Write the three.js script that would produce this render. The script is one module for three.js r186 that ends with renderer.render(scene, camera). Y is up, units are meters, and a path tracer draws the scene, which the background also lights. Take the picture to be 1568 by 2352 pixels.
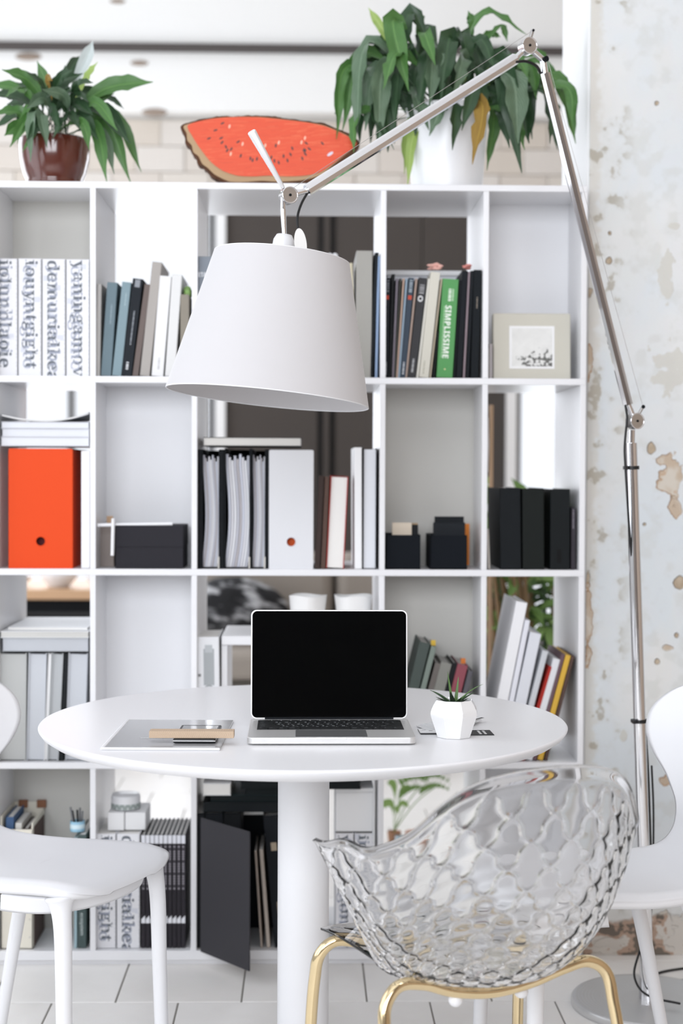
import * as THREE from 'three';
import { RoundedBoxGeometry } from 'three/addons/geometries/RoundedBoxGeometry.js';
import { mergeGeometries, mergeVertices, toCreasedNormals } from 'three/addons/utils/BufferGeometryUtils.js';
import { RectAreaLightUniformsLib } from 'three/addons/lights/RectAreaLightUniformsLib.js';

// ---------------------------------------------------------------- camera, sky, daylight, exposure
const scene = new THREE.Scene();
const camera = new THREE.PerspectiveCamera(36.93, 1568 / 2352, 0.05, 60);
camera.rotation.order = 'YXZ';
camera.position.set(0, 1.235, 3.815);
camera.rotation.set(-0.0258, -0.0227, 0.0042);
camera.focus = 2.95;
camera.userData.fStop = 2.6;
const renderer = new THREE.WebGLRenderer();
renderer.toneMapping = THREE.LinearToneMapping;
renderer.toneMappingExposure = 0.6;
renderer.shadowMap.enabled = true;
scene.background = new THREE.Color(0xf4f8ff);
scene.backgroundIntensity = 1.9;
RectAreaLightUniformsLib.init();
// daylight entering at each window of the hall: [name, x, y, z, width, height, turn, strength]
const HALL = { x0: -2.9, x1: 2.8, z0: -4.75, z1: 5.6, h: 4.3 };
function windowLight(name, x, y, z, w, h, turn, strength, color = 0xf4f8ff) {
  const l = new THREE.RectAreaLight(color, strength, w, h);
  l.name = name; l.position.set(x, y, z); l.rotation.y = turn;   // shines along its own -z
  l.castShadow = true; scene.add(l);
}
windowLight('daylight_near_window', HALL.x0 + 0.06, 1.95, 3.9, 2.6, 2.5, -Math.PI / 2, 2.3);
windowLight('daylight_side_window', HALL.x0 + 0.06, 1.95, 0.95, 2.2, 2.5, -Math.PI / 2, 2.2);
windowLight('daylight_back_window', -0.8, 2.4, HALL.z1 - 0.06, 3.4, 1.9, 0, 13.0);
windowLight('daylight_far_window', -1.62, 1.75, HALL.z0 + 0.2, 2.2, 2.0, Math.PI, 6.0);
windowLight('daylight_far_corner_window', 1.9, 1.75, HALL.z0 + 0.2, 1.45, 2.0, Math.PI, 6.0);
windowLight('daylight_far_side_window', HALL.x0 + 0.06, 1.95, -2.4, 2.6, 2.5, -Math.PI / 2, 5.4);

// ---------------------------------------------------------------- helpers
let seed = 7;
const rnd = () => { seed = (seed * 1664525 + 1013904223) >>> 0; return seed / 4294967296; };
const rr = (a, b) => a + (b - a) * rnd();
const V = (x, y, z) => new THREE.Vector3(x, y, z);
const used = {};
function numbered(name) { const n = used[name] = (used[name] ?? -1) + 1; return n ? `${name}_${String(n).padStart(3, '0')}` : name; }
function mat(color, roughness = 0.6, extra = {}) { return new THREE.MeshPhysicalMaterial({ color, roughness, ...extra }); }
function shade(o) { o.castShadow = o.receiveShadow = true; return o; }
function thing(name, label, category, pos = [0, 0, 0], turn = 0, group) {
  const o = new THREE.Group(); o.name = numbered(name); scene.add(o);
  o.position.set(...pos); o.rotation.y = turn; o.userData = { label, category };
  if (group) o.userData.group = group;
  return o;
}
function part(name, geo, material, parent) {
  const m = shade(new THREE.Mesh(geo, material)); m.name = name; parent.add(m); return m;
}
function single(name, geo, material, label, category, pos = [0, 0, 0], turn = 0, group) {
  const m = shade(new THREE.Mesh(geo, material)); m.name = numbered(name); scene.add(m);
  m.position.set(...pos); m.rotation.y = turn; m.userData = { label, category };
  if (group) m.userData.group = group;
  return m;
}
function struct(name, geo, material, parent) {
  const m = shade(new THREE.Mesh(geo, material)); m.name = name; (parent ?? scene).add(m);
  if (!parent) m.userData.kind = 'structure';
  return m;
}
function box(x0, x1, y0, y1, z0, z1) { const g = new THREE.BoxGeometry(x1 - x0, y1 - y0, z1 - z0); g.translate((x0 + x1) / 2, (y0 + y1) / 2, (z0 + z1) / 2); return g; }
function rbox(x0, x1, y0, y1, z0, z1, r = 0.002, seg = 2) {
  const w = x1 - x0, h = y1 - y0, d = z1 - z0;
  const g = new RoundedBoxGeometry(w, h, d, seg, Math.min(r, w * 0.45, h * 0.45, d * 0.45));
  g.translate((x0 + x1) / 2, (y0 + y1) / 2, (z0 + z1) / 2); return g;
}
function merge(list) { return mergeGeometries(list.map((g) => { const n = g.index ? g.toNonIndexed() : g; for (const k of Object.keys(n.attributes)) if (!['position', 'normal', 'uv'].includes(k)) n.deleteAttribute(k); return n; })); }
function rod(a, b, r0, r1 = r0, seg = 20, spin = 0) {            // straight bar between two points
  const d = b.clone().sub(a), g = new THREE.CylinderGeometry(r1, r0, d.length(), seg).rotateY(spin);
  g.applyQuaternion(new THREE.Quaternion().setFromUnitVectors(V(0, 1, 0), d.clone().normalize()));
  const c = a.clone().add(b).multiplyScalar(0.5); g.translate(c.x, c.y, c.z); return g;
}
function tube(pts, r, seg = 60, sides = 12, closed = false) {
  const c = new THREE.CatmullRomCurve3(pts.map((p) => p.isVector3 ? p : V(...p)), closed, 'centripetal');
  const list = [new THREE.TubeGeometry(c, seg, r, sides, closed)];
  if (!closed) for (const p of [c.getPoint(0), c.getPoint(1)]) { const s = new THREE.SphereGeometry(r, sides, 8); s.translate(p.x, p.y, p.z); list.push(s); }
  return merge(list);
}
function taperTube(pts, radius, seg = 40, sides = 20) {   // bar whose radius follows radius(v), closed at both ends
  const c = new THREE.CatmullRomCurve3(pts.map((p) => V(...p)), false, 'centripetal'), fr = c.computeFrenetFrames(seg, false);
  const g = gridSurface(sides, seg + 4, (u, v) => {
    const j = v * (seg + 4) - 2, e = j < 0 ? -j / 2 : j > seg ? (j - seg) / 2 : 0, i = Math.max(0, Math.min(seg, Math.round(j))), t = i / seg, r = radius(t) * Math.sqrt(Math.max(0, 1 - e * e)), a = u * Math.PI * 2;
    return c.getPoint(t).addScaledVector(fr.normals[i], Math.cos(a) * r).addScaledVector(fr.binormals[i], Math.sin(a) * r).addScaledVector(fr.tangents[i], (j < 0 ? -1 : 1) * e * radius(t) * 0.25);
  });
  return g;
}
function lathe(profile, seg = 64) { return new THREE.LatheGeometry(profile.map(([x, y]) => new THREE.Vector2(x, y)), seg); }
function roundRect(w, h, r) {
  const s = new THREE.Shape(), x = -w / 2, y = -h / 2;
  s.moveTo(x + r, y); s.lineTo(x + w - r, y); s.absarc(x + w - r, y + r, r, -Math.PI / 2, 0); s.lineTo(x + w, y + h - r); s.absarc(x + w - r, y + h - r, r, 0, Math.PI / 2);
  s.lineTo(x + r, y + h); s.absarc(x + r, y + h - r, r, Math.PI / 2, Math.PI); s.lineTo(x, y + r); s.absarc(x + r, y + r, r, Math.PI, Math.PI * 1.5); return s;
}
// closed shell of even thickness round an open surface; outer(i, uv) adds relief along the normal
function shell(geo, inner, outer, relief) {
  const g = geo.index ? geo : mergeVertices(geo); g.computeVertexNormals();
  const P = g.attributes.position, N = g.attributes.normal, I = g.index.array, n = P.count;
  const pos = new Float32Array(n * 6);
  for (let i = 0; i < n; i++) {
    const o = outer + (relief ? relief(i) : 0);
    for (const [k, d] of [[0, o], [n, -inner]]) {
      pos[(i + k) * 3] = P.getX(i) + N.getX(i) * d; pos[(i + k) * 3 + 1] = P.getY(i) + N.getY(i) * d; pos[(i + k) * 3 + 2] = P.getZ(i) + N.getZ(i) * d;
    }
  }
  const idx = [], edges = new Map();
  for (let i = 0; i < I.length; i += 3) {
    const [a, b, c] = [I[i], I[i + 1], I[i + 2]];
    if (a === b || b === c || a === c) continue;
    idx.push(a, b, c, c + n, b + n, a + n);
    for (const [p, q] of [[a, b], [b, c], [c, a]]) { const k = p < q ? `${p},${q}` : `${q},${p}`; edges.has(k) ? edges.set(k, null) : edges.set(k, [p, q]); }
  }
  for (const e of edges.values()) if (e) { const [p, q] = e; idx.push(q, p, p + n, q, p + n, q + n); }
  const out = new THREE.BufferGeometry();
  out.setAttribute('position', new THREE.BufferAttribute(pos, 3)); out.setIndex(idx); out.computeVertexNormals(); return out;
}
function gridSurface(nu, nv, f) {                       // f(u, v) -> Vector3, u and v from 0 to 1
  const pos = [], uv = [], idx = [];
  for (let j = 0; j <= nv; j++) for (let i = 0; i <= nu; i++) { const p = f(i / nu, j / nv); pos.push(p.x, p.y, p.z); uv.push(i / nu, j / nv); }
  for (let j = 0; j < nv; j++) for (let i = 0; i < nu; i++) { const a = j * (nu + 1) + i, b = a + 1, c = a + nu + 1, d = c + 1; idx.push(a, b, d, a, d, c); }
  const g = new THREE.BufferGeometry();
  g.setAttribute('position', new THREE.Float32BufferAttribute(pos, 3)); g.setAttribute('uv', new THREE.Float32BufferAttribute(uv, 2)); g.setIndex(idx); g.computeVertexNormals(); return g;
}
// ---- noise and textures
const HASH = new Float32Array(65536).map(() => rnd());
function vnoise(x, y, wrap = 256) {
  const xi = Math.floor(x), yi = Math.floor(y), fx = x - xi, fy = y - yi, m = (a) => ((a % wrap) + wrap) % wrap;
  const s = fx * fx * (3 - 2 * fx), t = fy * fy * (3 - 2 * fy), h = (a, b) => HASH[(m(a) + m(b) * 257) & 65535];
  return (h(xi, yi) * (1 - s) + h(xi + 1, yi) * s) * (1 - t) + (h(xi, yi + 1) * (1 - s) + h(xi + 1, yi + 1) * s) * t;
}
function fbm(x, y, o = 5, wrap = 256) { let a = 0, k = 0.5, n = 0; for (let i = 0; i < o; i++) { a += k * vnoise(x, y, wrap); n += k; k *= 0.5; x *= 2; y *= 2; wrap *= 2; } return a / n; }
function dataTexture(w, h, f, srgb = true) {            // f(u, v) -> [r, g, b] from 0 to 255, v upwards
  const d = new Uint8Array(w * h * 4);
  for (let j = 0; j < h; j++) for (let i = 0; i < w; i++) { const c = f(i / w, j / h), k = (j * w + i) * 4; d[k] = c[0]; d[k + 1] = c[1]; d[k + 2] = c[2]; d[k + 3] = 255; }
  const t = new THREE.DataTexture(d, w, h); t.magFilter = t.minFilter = THREE.LinearFilter; t.wrapS = t.wrapT = THREE.RepeatWrapping;
  if (srgb) t.colorSpace = THREE.SRGBColorSpace; t.needsUpdate = true; return t;
}
function canvasTexture(w, h, draw) {
  const c = document.createElement('canvas'); c.width = w; c.height = h; draw(c.getContext('2d'), w, h);
  const t = new THREE.CanvasTexture(c); t.colorSpace = THREE.SRGBColorSpace; return t;
}
function planarUV(g, x0, x1, y0, y1, ax = 'x', ay = 'y') {
  const P = g.attributes.position, uv = new Float32Array(P.count * 2), get = (k, i) => k === 'x' ? P.getX(i) : k === 'y' ? P.getY(i) : P.getZ(i);
  for (let i = 0; i < P.count; i++) { uv[i * 2] = (get(ax, i) - x0) / (x1 - x0); uv[i * 2 + 1] = (get(ay, i) - y0) / (y1 - y0); }
  g.setAttribute('uv', new THREE.BufferAttribute(uv, 2)); return g;
}
const mixc = (a, b, t) => a.map((v, i) => v + (b[i] - v) * t);
const sstep = (a, b, x) => { const t = Math.min(1, Math.max(0, (x - a) / (b - a))); return t * t * (3 - 2 * t); };

// ---- shared materials
const M = {
  white: mat(0xe8e8ea, 0.42), whiteMatt: mat(0xeeeeee, 0.75), paper: mat(0xeceae6, 0.85), paperCool: mat(0xdfe1e6, 0.85),
  lacquer: mat(0xe9e9eb, 0.3), plastic: mat(0xe8e8ea, 0.4), black: mat(0x101317, 0.7, { specularIntensity: 0.35 }), navy: mat(0x0d1219, 0.75, { specularIntensity: 0.35 }), charcoal: mat(0x2d2c31, 0.8, { specularIntensity: 0.4 }),
  chrome: mat(0xe6e6e8, 0.07, { metalness: 1 }), brushed: mat(0xc4c3c2, 0.32, { metalness: 1 }), gold: mat(0xe4d0a8, 0.14, { metalness: 1 }),
  rubber: mat(0x0e0f11, 0.5), aluminium: mat(0xc9c9ca, 0.38, { metalness: 0.9 }),
};
const bookMats = new Map();
const bookMat = (c, r = 0.6) => { const k = `${c}/${r}`; if (!bookMats.has(k)) bookMats.set(k, mat(c, r, { specularIntensity: 0.4 })); return bookMats.get(k); };

// ---------------------------------------------------------------- the hall
// concrete pier beside the bookcase: bare plaster with chips, stains and brick showing near the floor
const PIER = { x0: 0.712, x1: 1.312, y1: 2.7, zf: -0.07, zb: -0.46 };
const chips = [ // [x, y, half width, half height, kind]  kinds: 0 brown hole, 1 peeled beige patch, 2 pale filler
  [0.9316,1.2276,0.0507,0.0463,1],[0.9289,1.5041,0.0507,0.0551,2],[0.8752,1.2993,0.0088,0.0154,0],[0.8791,2.172,0.0088,0.0088,0],[0.9379,1.15,0.0132,0.0243,1],[0.9476,0.9612,0.0154,0.0221,0],[0.9203,0.7886,0.0154,0.0099,1],[0.8971,0.7551,0.0077,0.0077,0],[0.7156,0.9717,0.0088,0.0176,0],[0.7129,1.6901,0.0088,0.0154,0],[0.7121,1.5194,0.0099,0.0441,1],[0.7176,0.8661,0.0099,0.0937,1],[0.7071,0.7882,0.0055,0.0243,0],[0.9254,1.8621,0.0154,0.0088,2],[0.7648,1.8444,0.0055,0.0055,0],[0.7621,1.7729,0.0066,0.0077,0],[0.91,1.73,0.0176,0.0662,2],[0.8603,1.1053,0.0044,0.0044,0],[0.9445,0.822,0.0066,0.0066,0],[0.8878,0.5541,0.0055,0.0044,0],[0.8095,0.5653,0.0099,0.0132,2],[0.9336,0.4535,0.0198,0.0287,1],[0.8564,0.3303,0.0132,0.0198,2],[0.8421,0.0496,0.0309,0.0221,1],[0.7806,0.0329,0.0331,0.0154,1],[0.926,0.0831,0.0287,0.0331,1],[0.7361,-0.0064,0.0331,0.011,0],[0.893,0.0157,0.0375,0.011,0],[0.8033,-0.0009,0.0221,0.0088,0],[0.87,0.072,0.0662,0.0066,0]
];
function pierColor(x, y) {
  const n = fbm(x * 3 + 5, y * 3, 5), f = fbm(x * 26, y * 26, 4), s = fbm(x * 60 + 9, y * 60, 3);
  let c = mixc([226, 227, 226], [218, 224, 228], sstep(0.35, 0.65, n));
  c = mixc(c, [226, 224, 219], 0.45 * sstep(0.52, 0.68, fbm(x * 5 + 31, y * 2.2 + 3, 5)));
  c = mixc(c, [204, 205, 200], 0.35 * sstep(0.5, 0.75, f));
  const edge = x - PIER.x0 + (s - 0.5) * 0.03;                                           // worn mortar along the corner
  c = mixc(c, [208, 203, 193], 0.55 * (1 - sstep(0.012, 0.035, edge)));
  if (f > 0.66) c = mixc(c, [150, 140, 122], 0.5 * sstep(0.66, 0.74, f) * (1 - sstep(0.05, 0.12, edge)));
  let depth = 0.5 + (f - 0.5) * 0.12;
  for (const [cx, cy, w, h, k] of chips) {
    const dx = (x - cx) / w, dy = (y - cy) / h;
    if (Math.abs(dx) > 1.7 || Math.abs(dy) > 1.7) continue;
    const d = Math.sqrt(dx * dx + dy * dy) + (fbm(x * 40 + cx * 50, y * 40, 4) - 0.5) * 1.9;
    if (d < 1) {
      const t = sstep(1, 0.86, d);
      if (k === 0) { c = mixc(c, mixc([164, 146, 124], [206, 192, 172], s), t); depth -= 0.4 * t; }
      else if (k === 1) { c = mixc(c, mixc([196, 178, 158], [212, 204, 192], sstep(0.35, 0.65, f)), t); if (d > 0.8) c = mixc(c, [186, 146, 112], 0.7 * sstep(0.5, 0.6, n)); depth -= 0.25 * t; }
      else { c = mixc(c, [208, 206, 198], 0.8 * t); depth += 0.06 * t; }
    }
  }
  const low = y + (fbm(x * 14, y * 14 + 4, 4) - 0.5) * 0.12;
  if (low < 0.1) {                                                                       // broken plaster over brick at the foot
    const t = sstep(0.1, 0.085, low), b = fbm(x * 22 + 2, y * 30, 4);
    c = mixc(c, b < 0.42 ? [120, 110, 100] : b < 0.56 ? [186, 160, 142] : [214, 208, 200], t); depth -= 0.3 * t;
  }
  return [c, depth];
}
const pierCache = [];
const PW = 512, PH = 2048;
for (let j = 0; j < PH; j++) for (let i = 0; i < PW; i++) pierCache.push(pierColor(PIER.x0 + (i / PW) * (PIER.x1 - PIER.x0), (j / PH) * PIER.y1));
const pierAt = (u, v) => pierCache[Math.min(PH - 1, Math.round(v * PH)) * PW + Math.min(PW - 1, Math.round(u * PW))];
const pierMap = dataTexture(PW, PH, (u, v) => pierAt(u, v)[0]), pierBump = dataTexture(PW, PH, (u, v) => { const d = Math.max(0, Math.min(255, pierAt(u, v)[1] * 255)); return [d, d, d]; }, false);
const plaster = dataTexture(512, 512, (u, v) => mixc([206, 206, 203], [194, 198, 200], fbm(u * 8, v * 8, 5, 8)));
const plasterMat = mat(0xffffff, 0.9, { map: plaster });
const tanPlaster = mat(0xb9a58e, 0.9), whitePaint = mat(0xefefef, 0.8);
function metreUV(g, s = 0.5) { // uv in metres on every face
  const P = g.attributes.position, N = g.attributes.normal, uv = new Float32Array(P.count * 2);
  for (let i = 0; i < P.count; i++) {
    const ax = Math.abs(N.getX(i)), ay = Math.abs(N.getY(i));
    const [a, b] = ax > 0.5 ? [P.getZ(i), P.getY(i)] : ay > 0.5 ? [P.getX(i), P.getZ(i)] : [P.getX(i), P.getY(i)];
    uv[i * 2] = a * s; uv[i * 2 + 1] = b * s;
  }
  g.setAttribute('uv', new THREE.BufferAttribute(uv, 2)); return g;
}
{
  const face = planarUV(box(PIER.x0, PIER.x1, 0, PIER.y1, PIER.zb, PIER.zf), PIER.x0, PIER.x1, 0, PIER.y1);
  const w = struct('wall_right', face, mat(0xffffff, 0.92, { map: pierMap, bumpMap: pierBump, bumpScale: 0.012 }));
  struct('wall_section', metreUV(merge([box(PIER.x1, HALL.x1, 0, HALL.h, PIER.zb, PIER.zf), box(PIER.x0, PIER.x1, PIER.y1, HALL.h, PIER.zb, PIER.zf)])), plasterMat, w);
  struct('painted_reveal', box(PIER.x0 - 0.006, PIER.x0 + 0.001, 0, HALL.h, PIER.zb, PIER.zf - 0.006), whitePaint, w);
}
// side walls with real window openings
function wallWithOpenings(name, along, at, thick, a0, a1, h, holes, material) {
  const s = new THREE.Shape(); s.moveTo(a0, 0); s.lineTo(a1, 0); s.lineTo(a1, h); s.lineTo(a0, h); s.closePath();
  for (const [p, q, y0, y1] of holes) { const k = new THREE.Path(); k.moveTo(p, y0); k.lineTo(p, y1); k.lineTo(q, y1); k.lineTo(q, y0); k.closePath(); s.holes.push(k); }
  const g = new THREE.ExtrudeGeometry(s, { depth: thick, bevelEnabled: false });
  if (along === 'z') { g.rotateY(-Math.PI / 2); g.translate(at, 0, 0); } else g.translate(0, 0, at);
  return struct(name, metreUV(g), material);
}
wallWithOpenings('wall_left', 'z', HALL.x0, 0.25, HALL.z0 - 0.3, HALL.z1 + 0.3, HALL.h, [[2.6, 5.2, 0.7, 3.2], [-0.15, 2.05, 0.7, 3.2], [-3.7, -1.1, 0.7, 3.2]], plasterMat);
wallWithOpenings('wall_back', 'x', HALL.z1, 0.25, HALL.x0 - 0.25, HALL.x1 + 0.25, HALL.h, [[-2.5, 0.9, 1.45, 3.35]], mat(0x8b817a, 0.9));
struct('wall_east', metreUV(box(HALL.x1, HALL.x1 + 0.25, 0, HALL.h, HALL.z0 - 0.3, HALL.z1 + 0.3)), mat(0xb3a191, 0.9));
const farWallHoles = [[-2.75, -0.5, 0.25, 2.72], [1.14, 2.65, 0.25, 2.72]];
wallWithOpenings('wall_far', 'x', HALL.z0 - 0.1, 0.25, HALL.x0 - 0.25, HALL.x1 + 0.25, HALL.h + 0.3, farWallHoles, whitePaint);
struct('ceiling', metreUV(box(HALL.x0 - 0.25, HALL.x1 + 0.25, HALL.h, HALL.h + 0.2, HALL.z0 - 0.3, HALL.z1 + 0.3)), whitePaint);
// window frames and panes
const pane = new THREE.MeshPhysicalMaterial({ color: 0xffffff, roughness: 0, transmission: 1, thickness: 0, ior: 1.3 });
const frameDark = mat(0x6f6f70, 0.5);
let windows = 0;
function windowAlongX(x0, x1, y0, y1, z, bars, frame) {
  const w = struct(`window_${++windows}`, merge([box(x0, x0 + 0.05, y0, y1, z, z + 0.06), box(x1 - 0.05, x1, y0, y1, z, z + 0.06), box(x0, x1, y0, y0 + 0.05, z, z + 0.06), box(x0, x1, y1 - 0.05, y1, z, z + 0.06)]), frame);
  for (const b of bars) struct('mullion', box(b - 0.018, b + 0.018, y0, y1, z + 0.005, z + 0.055), frameDark, w);
  struct('pane', box(x0 + 0.02, x1 - 0.02, y0 + 0.02, y1 - 0.02, z + 0.02, z + 0.026), pane, w);
}
function windowAlongZ(z0, z1, y0, y1, x, bars, frame) {
  const w = struct(`window_${++windows}`, merge([box(x, x + 0.06, y0, y1, z0, z0 + 0.05), box(x, x + 0.06, y0, y1, z1 - 0.05, z1), box(x, x + 0.06, y0, y0 + 0.05, z0, z1), box(x, x + 0.06, y1 - 0.05, y1, z0, z1)]), frame);
  for (const b of bars) struct('mullion', box(x + 0.005, x + 0.055, y0, y1, b - 0.018, b + 0.018), frameDark, w);
  struct('pane', box(x + 0.02, x + 0.026, y0 + 0.02, y1 - 0.02, z0 + 0.02, z1 - 0.02), pane, w);
}
windowAlongX(-2.75, -0.5, 0.25, 2.72, HALL.z0 - 0.02, [-1.307, -2.05], frameDark);
windowAlongX(1.14, 2.65, 0.25, 2.72, HALL.z0 - 0.02, [1.9], frameDark);
windowAlongZ(2.6, 5.2, 0.7, 3.2, HALL.x0 - 0.2, [3.47, 4.33], frameDark);
windowAlongZ(-0.15, 2.05, 0.7, 3.2, HALL.x0 - 0.2, [0.95], frameDark);
windowAlongZ(-3.7, -1.1, 0.7, 3.2, HALL.x0 - 0.2, [-2.4], frameDark);
windowAlongX(-2.5, 0.9, 1.45, 3.35, HALL.z1 + 0.12, [-1.37, -0.23], frameDark);
// far wall: taupe panelling between the windows, white posts, brick lintel and a dark rail
const FZ = HALL.z0 + 0.15;
struct('trim_1', merge([box(-0.49, -0.443, 0, 2.72, FZ, FZ + 0.08), box(1.085, 1.14, 0, 2.72, FZ, FZ + 0.08)]), whitePaint);
{
  const dark = mat(0x48423e, 0.85), darker = mat(0x322f2e, 0.85);
  const p = struct('trim_2', box(-0.443, 1.085, 0, 2.72, FZ, FZ + 0.02), dark);
  for (const [a, b, m, d] of [[-0.443, 0.055, dark, 0.05], [0.06, 0.085, darker, 0.03], [0.09, 0.12, dark, 0.07], [0.125, 0.15, darker, 0.03], [0.155, 0.62, dark, 0.05], [0.625, 1.085, dark, 0.05]]) struct('panel', box(a, b, 0, 2.71, FZ + 0.02, FZ + d), m, p);
}
{
  const brickMats = [mat(0xd9d2c9, 0.9), mat(0xd4cbc0, 0.9), mat(0xdcd6cf, 0.9), mat(0xd6cec5, 0.9)];
  const base = struct('trim_3', box(HALL.x0, HALL.x1, 2.72, 3.15, FZ, FZ + 0.02), mat(0xd6cfc6, 0.95));
  const geos = [0, 1, 2].map((k) => rbox(-0.1295, 0.1295, -0.068, 0.068, 0, 0.02 + 0.003 * k, 0.004));
  for (let r = 0; r < 3; r++) for (let i = 0; i < 22; i++) {
    const b = struct('brick', geos[(i * 7 + r) % 3], brickMats[(i * 5 + r * 3) % 4], base);
    b.position.set(HALL.x0 + 0.13 + i * 0.263 + (r % 2) * 0.13, 2.79 + r * 0.14, FZ + 0.012);
  }
  const beam = struct('trim_4', metreUV(box(HALL.x0, HALL.x1, 3.16, HALL.h, FZ, FZ + 0.16)), mat(0xf2f2f0, 0.9));
  struct('rail', box(HALL.x0, 1.62, 3.47, 3.51, FZ + 0.16, FZ + 0.2), mat(0x4a4442, 0.6), beam);
  for (const [x, y, w] of [[-1.0155,3.737,0.03],[-0.8997,3.4115,0.035],[-1.4889,3.44,0.05],[-0.8184,3.1517,0.05]]) {
    const g = new THREE.SphereGeometry(w, 10, 6); g.scale(1.4, 0.45, 0.15);
    const s = struct('chip', g, mat(0x9b8c80, 0.95), beam); s.position.set(x, y, FZ + 0.162);
  }
}
// floor: real tiles near the bookcase and table, tile field beyond
{
  const grout = struct('floor', box(HALL.x0 - 0.25, HALL.x1 + 0.25, -0.12, -0.003, HALL.z0 - 0.3, HALL.z1 + 0.3), mat(0x8f8c86, 0.95));
  const tone = [0, 1, 2, 3].map((k) => { const t = dataTexture(128, 128, (u, v) => mixc([234, 231, 227], [245, 243, 240], Math.min(1, 0.2 + 0.18 * k + 0.5 * fbm(u * 6 + k * 9, v * 6, 5, 6)))); return mat(0xffffff, 0.45, { map: t }); });
  const T = 0.293, J = 0.004, tile = rbox(-T / 2 + J / 2, T / 2 - J / 2, -0.012, 0, -T / 2 + J / 2, T / 2 - J / 2, 0.0015, 1), rest = [];
  planarUV(tile, -T / 2, T / 2, -T / 2, T / 2, 'x', 'z');
  for (let r = -16; r < 19; r++) for (let i = -11; i < 11; i++) {
    const z = 0.266 - T / 2 + r * T, x = -0.441 + T / 2 + i * T + (r & 1 ? T / 2 : 0);
    if (x < HALL.x0 + 0.1 || x > HALL.x1 - 0.1 || z < HALL.z0 + 0.3 || z > HALL.z1 - 0.1) continue;
    if (z > -1.4 && z < 2.2 && Math.abs(x) < 1.55) { const m = struct('tile', tile, tone[(i * 5 + r * 3 + 64) % 4], grout); m.position.set(x, 0, z); m.rotation.y = ((i + r) & 1) * Math.PI; }
    else { const g = tile.clone(); g.translate(x, 0, z); rest.push(g); }
  }
  const f = struct('tile_field', merge(rest), tone[2], grout); f.userData.kind = 'stuff';
}
// ---------------------------------------------------------------- bookcase
const COL = [-1.015, -0.771, -0.530, -0.279, 0.188, 0.443, 0.688], ROWY = [0.025, 0.502, 0.985, 1.463, 1.942], DEPTH = 0.39;
{
  const b = thing('bookcase', 'tall white open room divider bookcase with square compartments', 'bookcase');
  const BT = 0.008, shadedBoard = mat(0xc9c7c1, 0.6);  // darker board tone: shade of some compartments put into the panel colour
  part('bottom_board', rbox(COL[0] - 0.007, COL[6] + 0.007, 0.013, 0.037, -DEPTH, 0, 0.0015), M.lacquer, b);
  for (let r = 1; r < 5; r++) part(r === 4 ? 'top_board' : 'shelf', rbox(COL[0] - 0.007, COL[6] + 0.007, ROWY[r] - BT, ROWY[r] + BT, -DEPTH, 0, 0.0015), M.lacquer, b);
  for (let r = 0; r < 4; r++) for (let c = 0; c < 7; c++) {
    const y0 = r ? ROWY[r] + BT : 0.037, y1 = ROWY[r + 1] - BT, end = c === 0 || c === 6;
    part(end ? 'side_panel' : 'divider', rbox(COL[c] - 0.007, COL[c] + 0.007, y0, y1, -DEPTH, -0.0005, 0.001), M.lacquer, b);
  }
  part('plinth', box(COL[0], COL[6], 0, 0.013, -DEPTH + 0.01, -0.012), M.white, b);
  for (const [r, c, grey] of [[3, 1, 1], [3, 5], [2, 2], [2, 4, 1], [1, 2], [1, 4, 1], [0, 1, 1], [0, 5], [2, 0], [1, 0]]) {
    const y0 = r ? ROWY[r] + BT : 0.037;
    part('back_panel', box(COL[c] + 0.007, COL[c + 1] - 0.007, y0, ROWY[r + 1] - BT, -0.206, -0.196), grey ? shadedBoard : M.white, b);
  }
}
// ---------------------------------------------------------------- books and papers
// A standing book: cover (two boards and a spine) round a block of pages; x, y is the middle of its foot on the board.
function book(name, label, o, group, category = 'book') {
  const { x, y, z, t, h, a = 0, d = 0.2, c, pages = M.paper, print, out = false } = o;
  const g = thing(name, label, category, [x, y, z], 0, group);
  const s = Math.sin(a), lift = Math.abs(s) * t / 2;
  g.position.y += lift + 0.0005; g.rotation.z = -a;
  const m = typeof c === 'string' ? bookMat(c) : c, b = Math.min(0.0024, t * 0.16);
  if (out) {        // pages face the room, spine at the back
    part('cover', merge([box(-t / 2, -t / 2 + b, 0, h, -d, 0), box(t / 2 - b, t / 2, 0, h, -d, 0), box(-t / 2, t / 2, 0, h, -d, -d + b)]), m, g);
    part('pages', box(-t / 2 + b, t / 2 - b, 0.002, h - 0.003, -d + b, -0.004), pages, g);
  } else {
    part('cover', merge([rbox(-t / 2, t / 2, 0, h, -0.0045, 0, Math.min(0.0018, t / 4), 2), box(-t / 2, -t / 2 + b, 0, h, -d, -0.003), box(t / 2 - b, t / 2, 0, h, -d, -0.003)]), m, g);
    part('pages', box(-t / 2 + b, t / 2 - b, 0.002, h - 0.003, -d + 0.004, -0.0045), pages, g);
    if (print) part('spine_print', new THREE.PlaneGeometry(t * 0.96, h * 0.995).translate(0, h / 2, 0.0003), print, g);
  }
  return g;
}
const printMat = (w, h, draw, rough = 0.6) => mat(0xffffff, rough, { map: canvasTexture(w, h, draw), specularIntensity: 0.4 });
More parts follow.
